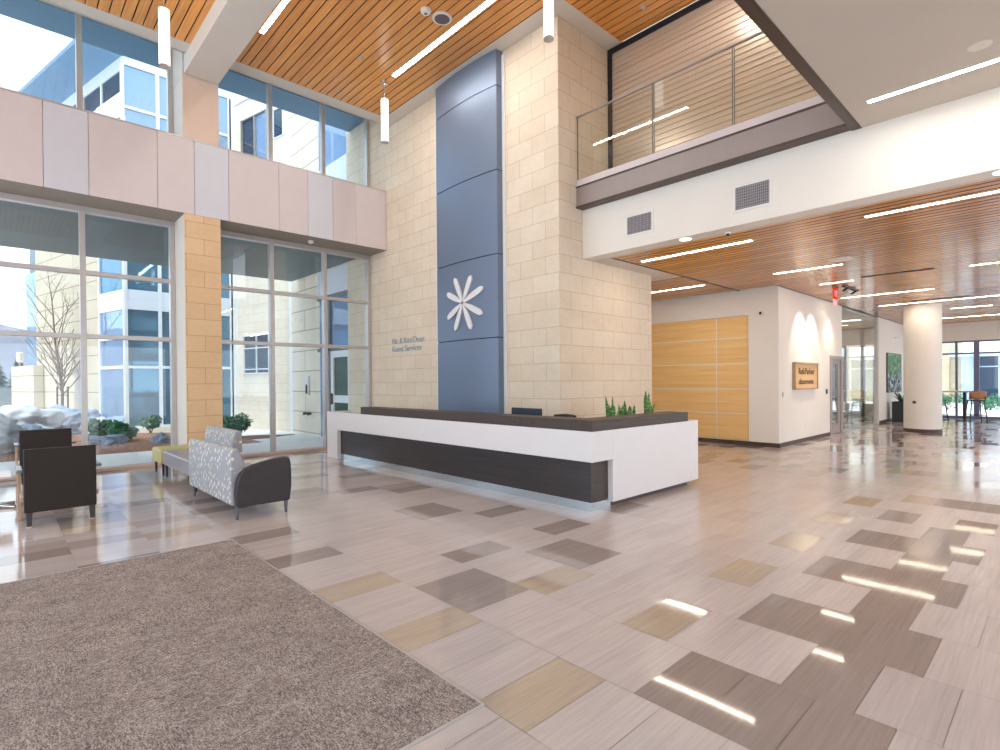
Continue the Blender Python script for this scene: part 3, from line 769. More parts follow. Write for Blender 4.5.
sp = [(7.10, 4.42, .44, -.02, 0, .03), (7.12, 4.40, .42, .02, 0, .02), (7.15, 4.43, .27, .01, 0, .03), (7.18, 4.41, .3, .0, 0, .024), (7.2, 4.42, .2, .05, 0, .02), (7.21, 4.40, .25, .12, 0, .016), (7.17, 4.38, .16, -.03, -.03, .026)]
blades([(a + .08, b, c, d_, e_, f_) for a, b, c, d_, e_, f_ in sp], .95, 'leaves', M['snake'], pl, rng)
m = MB(); m.lathe([(.025, 0), (.022, .13), (.018, .15), (.016, .36), (0, .362)], (6.95, 4.3, .751), 14)
o = m.build('desk_bottle', plain('brown_bottle', (104, 70, 52), .4), smooth='auto'); tag(o, 'tiny brown bottle top peeking over the desk between the two plants', 'bottle')

# ------------------------------------------------------------------ LOUNGE SEATING
def leg(parent, x, y, z1, mat='satinleg', r0=.014, r1=.024, dx=0, dy=0):
    m = MB(); m.tube([(x + dx, y + dy, 0), (x, y, z1)], [r0, r1], 14); return m.build('leg', M[mat], parent, smooth='auto')
ls = thing('loveseat', 'dotted grey green loveseat with charcoal arm, nearest to the carpet', 'loveseat', (2.25, 7.3, 0), 0, 'upholstered lounge seating')
# back: slab with a rounded top, outer face to -x
def backshape(x0, sgn, z0, zt, th):
    """profile in x,z of an upholstered back, outer face at x0, thickness grows in direction sgn"""
    return [(x0, z0), (x0 - sgn * .012, z0 + .3), (x0 - sgn * .004, zt - .06), (x0 + sgn * .02, zt - .012), (x0 + sgn * .05, zt), (x0 + sgn * .085, zt - .02), (x0 + sgn * .11, zt - .09), (x0 + sgn * (.11 + th), zt - .34), (x0 + sgn * (.13 + th), z0)]
m = MB(); m.prism(backshape(1.925, 1, .15, .80, .07), 6.50, 8.33, 'y')
m.build('backrest', M['dots'], ls, bevel=.02, smooth='auto', seg=3)
m = MB(); m.box(2.0, 2.56, 6.5, 8.33, .16, .43); m.build('seat', M['seatgrey'], ls, bevel=.03, seg=3)
ap = [(1.955, .14)]
for i in range(15):
    s = i / 14; ap.append((1.95 + .03 * s * s + .565 * (s ** 1.9), .30 + .36 * math.sin(s * PI / 2) ** .85))
ap = [(1.95, .14), (1.945, .32), (1.955, .40), (1.975, .47), (2.01, .53), (2.06, .572), (2.14, .603), (2.24, .627), (2.36, .648), (2.48, .66), (2.53, .66), (2.553, .645), (2.565, .58), (2.572, .45), (2.57, .30), (2.55, .155), (2.54, .14)]
m = MB(); m.prism(ap, 6.405, 6.505, 'y'); m.build('armrest', M['armvinyl'], ls, bevel=.018, smooth='auto', seg=3)
for (x, y) in ((1.96, 6.44), (2.51, 6.44), (1.96, 8.22), (2.51, 8.22)): leg(ls, x, y, .15)
l2 = thing('loveseat', 'armless grey vinyl loveseat with dotted back, between the lime ottoman and near loveseat', 'loveseat', (2.3, 9.5, 0), 0, 'upholstered lounge seating')
m = MB(); m.box(2.0, 2.62, 8.42, 10.36, .2, .43); m.build('seat', M['seatgrey'], l2, bevel=.035, seg=3)
m = MB(); m.prism(backshape(2.76, -1, .2, .82, .05), 8.80, 10.36, 'y'); m.build('backrest', M['dots'], l2, bevel=.03, smooth='auto', seg=3)
for (x, y) in ((2.05, 8.52), (2.05, 10.3), (2.7, 8.9), (2.7, 10.3)): leg(l2, x, y, .21, 'darkleg')
ot = thing('ottoman', 'lime green square ottoman at the window end of the grey loveseat', 'ottoman', (2.35, 10.72, 0))
m = MB(); m.box(1.97, 2.7, 10.40, 11.05, .2, .445); m.build('seat', M['lime'], ot, bevel=.04, seg=3)
for (x, y) in ((2.03, 10.46), (2.03, 11.0), (2.64, 10.46), (2.64, 11.0)): leg(ot, x, y, .21, 'darkleg')

def armchair(loc, rz, label):
    t = thing('armchair', label, 'armchair', loc, rz, 'dark vinyl armchairs by the window')
    R = root_matrix(t)
    def B(*a): m = MB(); m.box(*a, M=R); return m
    B(-.315, .315, 0, .065, .155, .845).build('backrest', M['vinyl'], t, bevel=.012, seg=3)
    B(-.295, .295, .07, .56, .27, .43).build('seat', M['vinyl'], t, bevel=.025, seg=3)
    for sx in (-1, 1):
        a, b = sorted((sx * .318, sx * .372))
        B(a, b, .066, .56, .585, .62).build('armrest', M['armtop'], t, bevel=.008)
        a, b = sorted((sx * .325, sx * .355))
        B(a, b, .47, .52, 0, .585).build('leg', M['armwood'], t, bevel=.004)
        B(*sorted((sx * .285, sx * .314)), .10, .14, .25, .585).build('arm_post', M['darkleg'], t, bevel=.004)
        a, b = sorted((sx * .316, sx * .34))
        B(a, b, .066, .5, .27, .32).build('side_rail', M['armwood'], t, bevel=.003)
        m = MB(); x0, x1 = sorted((sx * .245, sx * .30))
        x2, x3 = sorted((sx * .252, sx * .293))
        top = [R @ Vector(p) for p in ((x0, .005, .16), (x1, .005, .16), (x1, .06, .16), (x0, .06, .16))]; bot = [R @ Vector(p) for p in ((x2, -.005, .012), (x3, -.005, .012), (x3, .035, .012), (x2, .035, .012))]
        T = [m.bm.verts.new(p) for p in top]; Bq = [m.bm.verts.new(p) for p in bot]
        m._f(T); m._f(Bq[::-1])
        for i in range(4): m._f([T[i], T[(i + 1) % 4], Bq[(i + 1) % 4], Bq[i]])
        lg = m.build('leg', M['darkleg'], t)
        B(x2, x3, -.005, .035, 0, .012).build('foot_cap', M['armwood'], lg)
    return t
M['armtop'] = plain('grey_arm_cap', (128, 132, 140), .3, var=.03)
c1 = armchair((.515, 7.70, 0), 0, 'dark brown armchair seen from behind, beside the corner of the carpet')
copy_tree(c1, (.56, 11.02, 0), 0, 'dark brown armchair close to the window glass, behind the nearer armchair')
st = thing('side_table', 'low pale topped pedestal table cut off by the left edge of the photo', 'table', (-.2, 9.2, 0))
m = MB(); m.box(-.52, .13, 8.88, 9.52, .395, .425); m.build('tabletop', M['tabletop'], st, bevel=.008)
m = MB(); m.tube([(-.03, 9.25, .02), (-.03, 9.25, .395)], .04, 16); m.build('column', M['darkleg'], st, smooth='auto')
m = MB()
for a in range(4):
    an = PI / 4 + a * PI / 2; m.tube([(-.03, 9.25, .03), (-.03 + .26 * math.cos(an), 9.25 + .26 * math.sin(an), .018)], [.03, .018], 10)
m.build('base', M['chrome'], st, smooth='auto')

# ------------------------------------------------------------------ CORRIDOR THINGS
sg = thing('wall_sign', 'lit wooden sign board with two lines of dark lettering on the corridor wall', 'sign', (14.6, YC, 1.3))
m = MB(); m.box(13.70, 15.30, YC - .05, YC - .01, 1.31, 1.92); m.build('sign_board', wood('sign_maple', (226, 178, 116), (236, 190, 128), (242, 200, 142), 'x', 'z', 3, 0, .45, .1), sg)
m = MB(); m.box(13.68, 15.33, YC - .085, YC, 1.90, 1.945).box(13.68, 15.33, YC - .07, YC, 1.29, 1.32).box(13.67, 13.71, YC - .07, YC, 1.3, 1.93).box(15.29, 15.33, YC - .07, YC, 1.3, 1.93); m.build('sign_frame', plain('sign_frame_wood', (176, 146, 112), .5), sg)
SM = Matrix(((1, 0, 0, 13.95), (0, 0, -1, YC - .052), (0, 1, 0, 1.66), (0, 0, 0, 1)))
text_mesh('Ruth Parlour', .22, SM, 'lettering', M['inkletter'], sg, .006, 1.12)
SM2 = SM.copy(); SM2[2][3] = 1.42
text_mesh('classrooms', .2, SM2, 'lettering', M['inkletter'], sg, .006, 1.05)
d = bpy.data.objects.new('door_1', None); COL.objects.link(d); d['kind'] = 'structure'
m = MB(); m.box(16.53, 16.66, YC - .02, YC + .14, 0, 2.18).box(17.53, 17.68, YC - .02, YC + .14, 0, 2.18).box(16.66, 17.53, YC - .02, YC + .14, 2.09, 2.18); m.build('door_frame', M['doorgrey'], d, bevel=.004)
m = MB(); m.box(16.66, 16.84, YC + .02, YC + .065, .01, 2.09).box(17.36, 17.53, YC + .02, YC + .065, .01, 2.09).box(16.84, 17.36, YC + .02, YC + .065, 1.96, 2.09).box(16.84, 17.36, YC + .02, YC + .065, .01, .28); m.build('door_leaf', M['doorgrey'], d)
m = MB(); m.box(16.84, 17.36, YC + .035, YC + .045, .28, 1.96); m.build('glass_pane', M['partglass'], d)
m = MB(); m.box(16.70, 16.78, YC - .0, YC + .02, .95, 1.15).tube([(16.74, YC - .03, 1.05), (16.88, YC - .03, 1.05)], .012, 10).tube([(16.74, YC + .01, 1.05), (16.74, YC - .03, 1.05)], .012, 8); m.build('door_handle', M['steel'], d)
m = MB(); m.box(16.18, 16.27, YC - .025, YC, 1.14, 1.27); o = m.build('card_reader', M['black'], bevel=.008); tag(o, 'small black card reader on the wall beside the grey corridor door', 'card reader')
m = MB(); m.box(13.02, 13.09, YC - .012, YC, 1.13, 1.25); m.box(13.04, 13.07, YC - .02, YC - .012, 1.16, 1.22); o = m.build('light_switch', M['alum'], bevel=.003); tag(o, 'small grey switch on the corridor wall left of the lit sign', 'switch')
m = MB(); m.box(14.57, 14.65, YC - .01, YC, .37, .49); o = m.build('wall_outlet', M['paintw'], bevel=.003); tag(o, 'white wall outlet low under the lit wooden sign', 'outlet')
t = thing('strobe_alarm', 'small white alarm strobe on the wall right of the maple panelling', 'alarm', (XC, 4.9, 3.06))
m = MB(); m.box(XC - .03, XC, 4.84, 4.95, 3.0, 3.12); m.build('housing', M['paintw'], t, bevel=.006)
m = MB(); m.box(XC - .045, XC - .03, 4.875, 4.92, 3.03, 3.09); m.build('lens', M['black'], t)
ex = thing('exit_sign', 'edge lit red exit sign hanging from the wood ceiling', 'exit sign', (13.8, 3.66, ZL))
m = MB(); m.box(13.66, 13.94, 3.63, 3.69, ZL - .06, ZL); m.build('canopy', plain('exit_canopy', (150, 110, 84), .4), ex)
m = MB(); m.box(13.68, 13.92, 3.645, 3.675, 3.33, ZL - .06); m.build('sign_face', M['red'], ex)
m = MB(); m.box(13.68, 13.92, 3.65, 3.67, 3.20, 3.33); m.build('lower_lens', emis('pale_red_edge_glow', (255, 170, 165), .9), ex)
SM3 = Matrix(((1, 0, 0, 13.70), (0, 0, -1, 3.643), (0, 1, 0, 3.39), (0, 0, 0, 1)))
text_mesh('EXIT', .2, SM3, 'lettering', M['white'], ex, .003, .2)
# glazed partition
w6 = bpy.data.objects.new('window_6', None); COL.objects.link(w6); w6['kind'] = 'structure'
for a, b in ((17.70, 19.75), (19.77, 21.85)):
    m = MB(); m.box(a, b, YC + .06, YC + .075, .03, 3.63); m.build('glass_pane', M['partglass'], w6)
m = MB(); m.box(17.68, 21.9, YC + .045, YC + .09, 0, .035).box(17.68, 21.9, YC + .045, YC + .09, 3.6, 3.64).box(21.85, 21.9, YC + .03, YC + .11, 0, 3.64); m.build('window_frame', M['alum'], w6)
# room behind the partition
m = MB(); m.box(14.5, 27, 8.9, 9.05, 0, 3.7).box(14.3, 14.5, YC + .16, 9.05, 0, 3.7)
FX = 26.4
m.box(FX, FX + .2, YC, 5.45, 0, 3.7).box(FX, FX + .2, 5.93, 6.08, 0, 3.7).box(FX, FX + .2, 6.6, 9.0, 0, 3.7).box(FX, FX + .2, 5.45, 6.6, 0, .5).box(FX, FX + .2, 5.45, 6.6, 2.95, 3.7)
o = m.build('wall_room', M['gyp']); structure(o)
m = MB(); m.box(14.3, 27, YC + .1, 9.05, 3.66, 3.75); o = m.build('ceiling_room', M['gypc']); structure(o)
t = led(19.2, 5.2, 8.2, 3.655, 'light strip in the room behind the glass partition', .08, 'strip')
t = led(22.6, 5.2, 8.2, 3.655, 'farther light strip in the room behind the glass partition', .08, 'strip')
def small_table(x, y, label):
    t = thing('meeting_table', label, 'table', (x, y, 0))
    m = MB(); m.lathe([(.42, .71), (.43, .74)], (x, y, 0), 32); m.build('tabletop', M['white'], t)
    m = MB(); m.lathe([(.26, 0), (.25, .02), (.04, .05), (.04, .71)], (x, y, 0), 24); m.build('pedestal', M['alum'], t, smooth='auto')
def side_chair(x, y, rz, label):
    t = thing('meeting_chair', label, 'chair', (x, y, 0), rz, 'pale chairs behind the glass partition'); R = root_matrix(t)
    m = MB(); m.box(-.22, .22, -.22, .22, .43, .46, M=R); m.build('seat', M['white'], t, bevel=.01)
    m = MB(); m.box(-.21, .21, .2, .225, .55, .85, M=R); m.build('backrest', M['white'], t, bevel=.01)
    for sx in (-.19, .19):
        for sy in (-.19, .2):
            m = MB(); m.tube([R @ Vector((sx, sy, 0)), R @ Vector((sx, sy, .44 if sy < 0 else .6))], .012, 8); m.build('leg', M['alum'], t)
small_table(21.2, 5.75, 'pale round table in the room behind the glass partition')
side_chair(20.6, 5.35, .6, 'pale chair behind the glass partition, nearer side of the round table')
side_chair(21.9, 5.3, -2.2, 'pale chair behind the glass partition, farther side of the round table')
# picture, planter, column
pc = thing('wall_picture', 'green foliage print on canvas on the corridor wall beyond the glass partition', 'picture', (24.1, YC, 1.06))
m = MB(); m.box(23.0, 25.2, YC - .04, YC - .002, 1.06, 2.44); m.build('canvas', M['art'], pc)
m = MB(); m.box(22.98, 25.22, YC - .045, YC - .001, 1.04, 1.06).box(22.98, 25.22, YC - .045, YC - .001, 2.44, 2.46).box(22.98, 23.0, YC - .045, YC - .001, 1.06, 2.44).box(25.2, 25.22, YC - .045, YC - .001, 1.06, 2.44); m.build('picture_frame', M['bronze'], pc)
pt = thing('potted_plant', 'spiky plant in a tall black planter behind the round column', 'potted plant', (23.3, 4.12, 0))
m = MB(); m.prism([(23.05, 3.87), (23.55, 3.87), (23.55, 4.37), (23.05, 4.37)], 0, .72, 'z'); m.build('planter', M['black'], pt, bevel=.01)
m = MB(); m.box(23.08, 23.52, 3.9, 4.34, .70, .725); m.build('soil', M['soil'], pt)
rng = random.Random(9)
blades([(23.3 + .08 * math.cos(a), 4.12 + .08 * math.sin(a), .22 + .2 * rng.random(), .22 * math.cos(a), .22 * math.sin(a), .025) for a in [i * .45 for i in range(14)]], .72, 'leaves', M['leafdark'], pt, rng)
m = MB(); m.lathe([(.075, 0), (.09, 0), (.09, .02), (.075, .02)], (24.22, YC - .06, 3.03), 16)
o = m.build('wall_sensor', M['paintw']); tag(o, 'small white sensor high on the wall above the green picture', 'sensor')
cx_, cy_ = 19.45, 2.96
m = MB(); m.lathe([(.44, .09), (.44, ZL)], (cx_, cy_, 0), 64); o = m.build('column', M['gyp'], smooth='auto'); structure(o)
m = MB(); m.lathe([(.446, 0), (.446, .1), (.44, .1)], (cx_, cy_, 0), 64); o = m.build('baseboard_column', M['base_bd'], smooth='auto'); structure(o)
m = MB(); m.lathe([(.0, 0), (.045, 0), (.045, .02), (0, .02)], (0, 0, 0), 20)
m.bm.transform(Matrix.Translation((19.025, 3.08, .86)) @ Matrix.Rotation(-PI / 2, 4, 'Y'))
o = m.build('door_button', M['bronze']); tag(o, 'round dark push button low on the round column', 'button')

# far glazing
XF = 26.8
w5 = bpy.data.objects.new('window_5', None); COL.objects.link(w5); w5['kind'] = 'structure'
m = MB()
for y, w in ((4.4, .2), (3.05, .07), (2.47, .16), (1.25, .07), (.1, .16), (-1.2, .07), (-2.5, .16)): m.box(XF, XF + .15, y - w / 2, y + w / 2, 0, 2.95)
for z, h in ((.05, .1), (2.47, .06), (2.93, .08)): m.box(XF + .005, XF + .145, -4.5, 4.5, z - h / 2, z + h / 2)
m.build('window_frame', plain('haze_lightened_mullion', (112, 118, 144), .4, .3), w5)  # dark frames lightened to blue grey, window haze painted into the colour
m = MB(); m.box(XF + .07, XF + .08, -4.5, 4.5, 0, 2.95); m.build('glass_pane', M['pane'], w5)
m = MB(); m.box(XF, XF + .3, -4.5, 4.52, 2.95, 3.72); o = m.build('wall_end', M['gyp']); structure(o)
# bar table and stools
bt = thing('bar_table', 'tall bar table beside the far window wall', 'table', (25.4, 2.9, 0))
m = MB(); m.box(24.9, 25.9, 2.45, 3.6, 1.03, 1.07); m.build('tabletop', plain('light_maple_top', (206, 190, 170), .4), bt, bevel=.005)
for y in (2.66, 3.4):
    m = MB(); m.tube([(25.4, y, .03), (25.4, y, 1.03)], .055, 14).lathe([(.26, 0), (.25, .03)], (25.4, y, 0), 28); m.build('leg', M['darkleg'], bt, smooth='auto')
def stool(loc, rz, label):
    t = thing('bar_stool', label, 'stool', loc, rz, 'bar stools by the far windows'); R = root_matrix(t)
    m = MB(); m.box(-.21, .21, -.2, .2, .74, .78, M=R); m.build('seat', M['darkleg'], t, bevel=.015)
    m = MB(); m.grid(lambda u, v: R @ Vector((-.235 + .47 * u, .19 + .03 * v - .06 * (2 * u - 1) ** 2, .82 + .28 * v - .03 * (2 * u - 1) ** 2 * v)), 10, 4)
    o = m.build('backrest', M['stool'], t, smooth=True); s = o.modifiers.new('solid', 'SOLIDIFY'); s.thickness = .02
    for sx in (-1, 1):
        for sy in (-1, 1):
            m = MB(); m.tube([R @ Vector((sx * .24, sy * .23, 0)), R @ Vector((sx * .17, sy * .16, .75))], .018, 10); m.build('leg', M['darkleg'], t)
        m = MB(); m.tube([R @ Vector((sx * .19, .17, .76)), R @ Vector((sx * .2, .2, .9))], .012, 8); m.build('back_post', M['darkleg'], t)
    m = MB(); q = [R @ Vector(p) for p in ((-.215, -.2, .25), (.215, -.2, .25), (.215, .2, .25), (-.215, .2, .25))]
    for i in range(4): m.tube([q[i], q[(i + 1) % 4]], .01, 8)
    m.build('footrest', M['darkleg'], t)
    return t
s0 = stool((24.75, 2.3, 0), math.radians(115), 'bar stool with orange wood back at the tall bar table')
copy_tree(s0, (24.6, 3.35, 0), math.radians(60), 'bar stool half hidden by the right side of the round column')
copy_tree(s0, (25.2, 1.22, 0), math.radians(100), 'bar stool cut off by the right edge of the photo')

# ------------------------------------------------------------------ OUTSIDE
m = MB(); m.box(-60, 90, 11.87, 120, -.12, -.03).box(27.0, 90, -60, 11.9, -.12, -.03).box(-60, -5, -60, 11.9, -.12, -.03)
m.box(-5, 27.2, -60, -5, -.12, -.03)
o = m.build('ground', M['concrete']); structure(o)
# canopies over the courtyard
m = MB(); m.box(-6, 6.72, 11.98, 16.6, 4.7, 5.15); o = m.build('roof_canopy', M['soffit']); structure(o)
m = MB(); m.box(-6, 6.74, 11.98, 12.84, 8.04, 8.5); o = m.build('roof_overhang', M['bluesoffit']); structure(o)
# planting bed
def bedf(u, v):
    x = -6 + 11.2 * u; y = 15.0 - .04 * (x) + 4.6 * v + (3.5 * max(0, min(1, (2.9 - x) * .6)) * v)
    e = min(1, 6 * min(u, 1 - u, v, 1)) 
    return (x, y, -.03 + .10 * e + .05 * noise.noise(Vector((x * 1.3, y * 1.3, 0))) * e)
m = MB(); m.grid(bedf, 70, 40); o = m.build('mulch_bed', M['mulch'], smooth=True); tag(o, 'brown bark mulch bed in the courtyard outside the left window', 'planting bed', kind='stuff')
# glazed corner building
CX_, CY_ = 2.94, 20.185
bA = thing('glass_building', 'three storey building with glazed corner and white bands across the courtyard', 'building', (4.5, 22, 0))
def d3(s, o=0):  # along the left face; o = offset outward
    return (CX_ - .225 * s - .974 * o, CY_ + .974 * s - .225 * o)
def leftface(mb, s0, s1, z0, z1, o0=0, o1=.05):
    a, b, c, d_ = d3(s0, o0), d3(s0, o1), d3(s1, o1), d3(s1, o0); mb.prism([a, b, c, d_], z0, z1, 'z')
m = MB(); m.prism([(CX_ + .1, CY_ + .1), (6.0, CY_ + .1), (6.0, 30), d3(9, -.12), d3(0.1, -.12)], 0, 11.6, 'z'); m.build('core', M['darkglass'], bA)
m = MB(); m.box(CX_, 6.05, CY_ + .02, CY_ + .1, .19, 3.9); m.build('lower_glazing', M['tealglass'], bA)
m = MB(); m.box(CX_, 6.05, CY_ + .02, CY_ + .1, 4.52, 7.5); leftface(m, 0, 1.9, 4.52, 9.9, -.06, -.02); m.build('middle_glazing', M['tealglass'], bA)
m = MB(); m.box(CX_, 6.05, CY_ + .02, CY_ + .1, 7.5, 11.5); m.build('upper_glazing', M['skyglass'], bA)
m = MB(); leftface(m, 0, 1.9, .19, 3.9, -.06, -.02); m.build('side_glazing', M['skyglass'], bA)
m = MB(); m.box(CX_ - .02, 6.1, CY_ - .02, CY_ + .1, 3.9, 4.52); leftface(m, 0, 1.95, 3.9, 4.52, -.06, .02)
m.box(CX_ - .02, 6.1, CY_ - .03, CY_ + .1, 11.5, 11.75); leftface(m, 0, 8.5, 11.33, 11.72, -.06, .02); leftface(m, 0, 8.5, 9.9, 10.62, -.06, .02); m.build('white_band', M['spandrel'], bA)
m = MB()
for x in (CX_ + .0, 3.88, 6.03): m.box(x - .05, x + .05, CY_ - .03, CY_ + .06, .15, 11.5)
m.box(6.03, 6.28, CY_ - .03, CY_ + .06, 0, 11.5)
for z in (.19, 2.09, 3.02, 10.2): m.box(CX_, 6.05, CY_ - .028, CY_ + .05, z - .045, z + .045)
for s in (0, 1.9): leftface(m, s - .05, s + .05, .15, 9.9, -.06, .03)
for z in (.19, 2.09, 3.02, 10.6): leftface(m, 0, 1.9, z - .045, z + .045, -.06, .028)
for s in (1.5, 3.0, 4.5, 6.0, 7.5): leftface(m, s - .05, s + .05, 10.5, 11.4, -.06, .03)
m.build('window_frame', M['whitetrim'], bA)
m = MB(); leftface(m, 0, 8.5, 10.62, 11.33, -.06, -.01); m.build('clerestory_glazing', M['darkglass'], bA)
m = MB(); m.box(CX_ - .02, 6.1, CY_ - .04, CY_ + .1, -.03, .15); leftface(m, 0, 1.95, -.03, .15, -.06, .04); m.build('base_course', M['extstone'], bA)
m = MB(); leftface(m, 1.95, 7.8, -.03, 9.9, -.3, .03); m.build('stone_wall', M['extA'], bA)
m = MB(); leftface(m, 2.95, 3.9, 0, 2.25, .02, .06); m.build('service_door', M['doorgrey'], bA)
m = MB(); leftface(m, 7.8, 9.0, -.03, 6.0, -.3, .0); m.build('stair_glazing', M['skyglass'], bA)
m = MB(); m.prism([d3(-.1, 0), d3(-.1, 1.08), d3(9.5, 1.08), d3(9.5, 0)], 11.72, 11.8, 'z'); m.build('roof_soffit', M['bluesoffit'], bA)
m = MB(); m.prism([d3(-.15, -.2), d3(-.15, 1.12), d3(9.5, 1.12), d3(9.5, -.2)], 11.8, 12.15, 'z'); m.build('roof_fascia', M['spandrel'], bA)
m = MB(); leftface(m, 7.0, 9.6, -.03, 2.3, .05, .35)
o = m.build('garden_wall', M['extA']); tag(o, 'low pale stone garden wall left of the stone building wall', 'wall')
# stone wing
bW = thing('stone_building', 'pale stone building wing with square windows outside the right window', 'building', (7.2, 19, 0))
XW2 = 6.9
m = MB(); m.box(XW2, 9, 14.95, 17.1, -.03, 11.6); m.build('rough_stone_wall', M['extcourse'], bW)
P0x, P0y, ex, ey = 6.2, 20.25, .22282, -.97486
def sl(t, o=0): return (P0x + ex * t - .97486 * o, P0y + ey * t - .22282 * o)      # along the slanted face, o = proud of it
def slab_on(mb, t0, t1, z0, z1, o0, o1): mb.prism([sl(t0, o0), sl(t0, o1), sl(t1, o1), sl(t1, o0)], z0, z1, 'z')
m = MB(); m.prism([(6.2, 20.25), sl(3.231), (9, 17.1), (9, 20.25)], -.03, 11.3, 'z'); m.build('stone_wall', M['extstone'], bW)
m = MB(); slab_on(m, 3.13, 3.27, -.03, 11.3, -.05, .03); slab_on(m, 0, 3.2, 11.3, 11.42, -.1, .05); m.box(XW2 - .05, XW2 + .1, 14.9, 17.1, 11.6, 11.75); m.build('white_trim', M['whitetrim'], bW)
def slwin(t0, t1, z0, z1, mull, bars, panes, frame, proud=.05):
    m = MB(); f = .03
    slab_on(m, t0, t0 + f, z0, z1, -.02, proud); slab_on(m, t1 - f, t1, z0, z1, -.02, proud); slab_on(m, t0, t1, z0, z0 + f, -.02, proud); slab_on(m, t0, t1, z1 - f, z1, -.02, proud)
    for y in mull: slab_on(m, y - .02, y + .02, z0, z1, -.02, proud)
    for z in bars: slab_on(m, t0, t1, z - .015, z + .015, -.02, proud)
    w = m.build('window_frame', M[frame], bW)
    for a, b, g in panes:
        m = MB(); slab_on(m, a, b, z0 + f, z1 - f, -.01, .015); m.build('glass_pane', M[g], w)
slwin(.52, 2.02, 1.88, 3.2, [1.3], [2.03, 2.75], [(.57, 1.97, 'darkglass')], 'whitetrim')
slwin(.55, 2.05, 8.3, 10.62, [1.36], [9.0], [(.6, 1.33, 'darkglass'), (1.39, 2.0, 'skyglass')], 'doorgrey', .08)
slwin(2.36, 2.9, 9.55, 10.5, [], [], [(2.41, 2.85, 'darkglass')], 'whitetrim', .03)
# small utility boxes by the entry
t = thing('utility_box', 'white intercom box with dark slot on the rough stone wall outside', 'intercom', (XW2, 15.85, 1.3))
m = MB(); m.box(XW2 - .062, XW2 - .001, 15.75, 15.95, 1.2, 1.75); m.build('housing', M['paintw'], t)
m = MB(); m.box(XW2 - .08, XW2 - .06, 15.8, 15.9, 1.22, 1.5); m.build('slot', M['black'], t)
t = thing('hose_valve', 'dark pipe valve low on the rough stone wall outside', 'valve', (XW2, 15.8, .6))
m = MB(); m.tube([(XW2, 15.7, .62), (XW2 - .1, 15.7, .62)], .035, 12).tube([(XW2, 15.95, .62), (XW2 - .1, 15.95, .62)], .035, 12); m.build('outlet_pipe', M['bronze'], t)
m = MB(); m.tube([(XW2 - .1, 15.64, .62), (XW2 - .13, 15.64, .62)], .05, 12).tube([(XW2 - .1, 15.95, .62), (XW2 - .13, 15.95, .62)], .05, 12); m.build('valve_cap', M['bronze'], t)
m = MB(); m.box(6.3, 6.62, 16.2, 16.5, -.03, -.02); o = m.build('floor_drain', M['bronze']); tag(o, 'dark drain cover in the pale paving outside the right window', 'drain')
# outer door in the glazed bay between the stone walls
d2 = bpy.data.objects.new('door_2', None); COL.objects.link(d2); d2['kind'] = 'structure'
m = MB(); m.box(6.8, 6.9, 13.02, 13.16, 0, 2.42).box(6.8, 6.9, 14.0, 14.16, 0, 2.42).box(6.8, 6.9, 13.16, 14.0, 2.24, 2.42).box(6.8, 6.9, 13.16, 14.0, 1.0, 1.2).box(6.8, 6.9, 13.16, 14.0, 0, .3); m.build('door_leaf', M['whitetrim'], d2, bevel=.004)
m = MB(); m.box(6.84, 6.86, 13.16, 14.0, .3, 2.24); m.build('glass_pane', M['greenglass'], d2)
m = MB(); m.box(6.74, 6.8, 14.03, 14.09, .95, 1.25); m.build('door_handle', M['bronze'], d2)
w7 = bpy.data.objects.new('window_7', None); COL.objects.link(w7); w7['kind'] = 'structure'
m = MB(); m.box(6.84, 6.86, 13.02, 14.9, 2.5, 3.95).box(6.84, 6.86, 14.2, 14.9, 0, 2.45); m.build('glass_pane', M['skyglass'], w7)
m = MB(); m.box(6.78, 6.9, 13.02, 14.95, 2.43, 2.52).box(6.78, 6.9, 13.02, 14.95, 3.9, 4.0).box(6.78, 6.9, 14.16, 14.24, 0, 4.0); m.build('window_frame', plain('dark_bay_frame', (92, 104, 112), .4), w7)
m = MB(); m.box(6.8, 9, 13.02, 14.95, 4.0, 7.6).box(7.0, 9, 13.02, 14.95, 0, 4.0); o = m.build('wall_bay', M['spandrel']); structure(o)
m = MB(); m.box(6.86, 6.88, 13.02, 14.9, 4.8, 10.4); o = m.build('window_8', M['skyglass']); structure(o)
# rocks
def rock(c, r, seed, mt, label):
    m = MB(); m.rock(c, r, seed, 5); o = m.build('boulder', M[mt], smooth=True); tag(o, label, 'boulder', 'landscape boulders'); return o
rock((-.2, 16.4, .35), (.75, .6, .5), 1, 'rock', 'large pale boulder at the left edge of the window, nearest the paving')
rock((.25, 19.6, .45), (1.0, .8, .55), 2, 'rock', 'pale flat boulder behind the large edge boulder, left of the bare tree')
rock((1.55, 21.0, .35), (.85, .7, .5), 3, 'rockblue', 'blue grey boulder just in front of the bare tree stakes')
rock((-.9, 21.5, .5), (1.1, .8, .7), 4, 'rock', 'pale boulder in the back row against the far retaining wall')
rock((.55, 17.6, .2), (.5, .45, .32), 5, 'rockblue', 'blue grey boulder above the left arm of the farther armchair')
rock((2.02, 16.4, .1), (.36, .3, .2), 6, 'rockblue', 'small blue grey stone below the pair of shrubs')
rock((2.15, 19.2, .22), (.42, .4, .33), 7, 'rock', 'pale rounded boulder behind the window mullion')
rock((3.05, 15.9, .1), (.2, .2, .18), 8, 'rockblue', 'small grey stone at the foot of the pillar beside the lime ottoman')
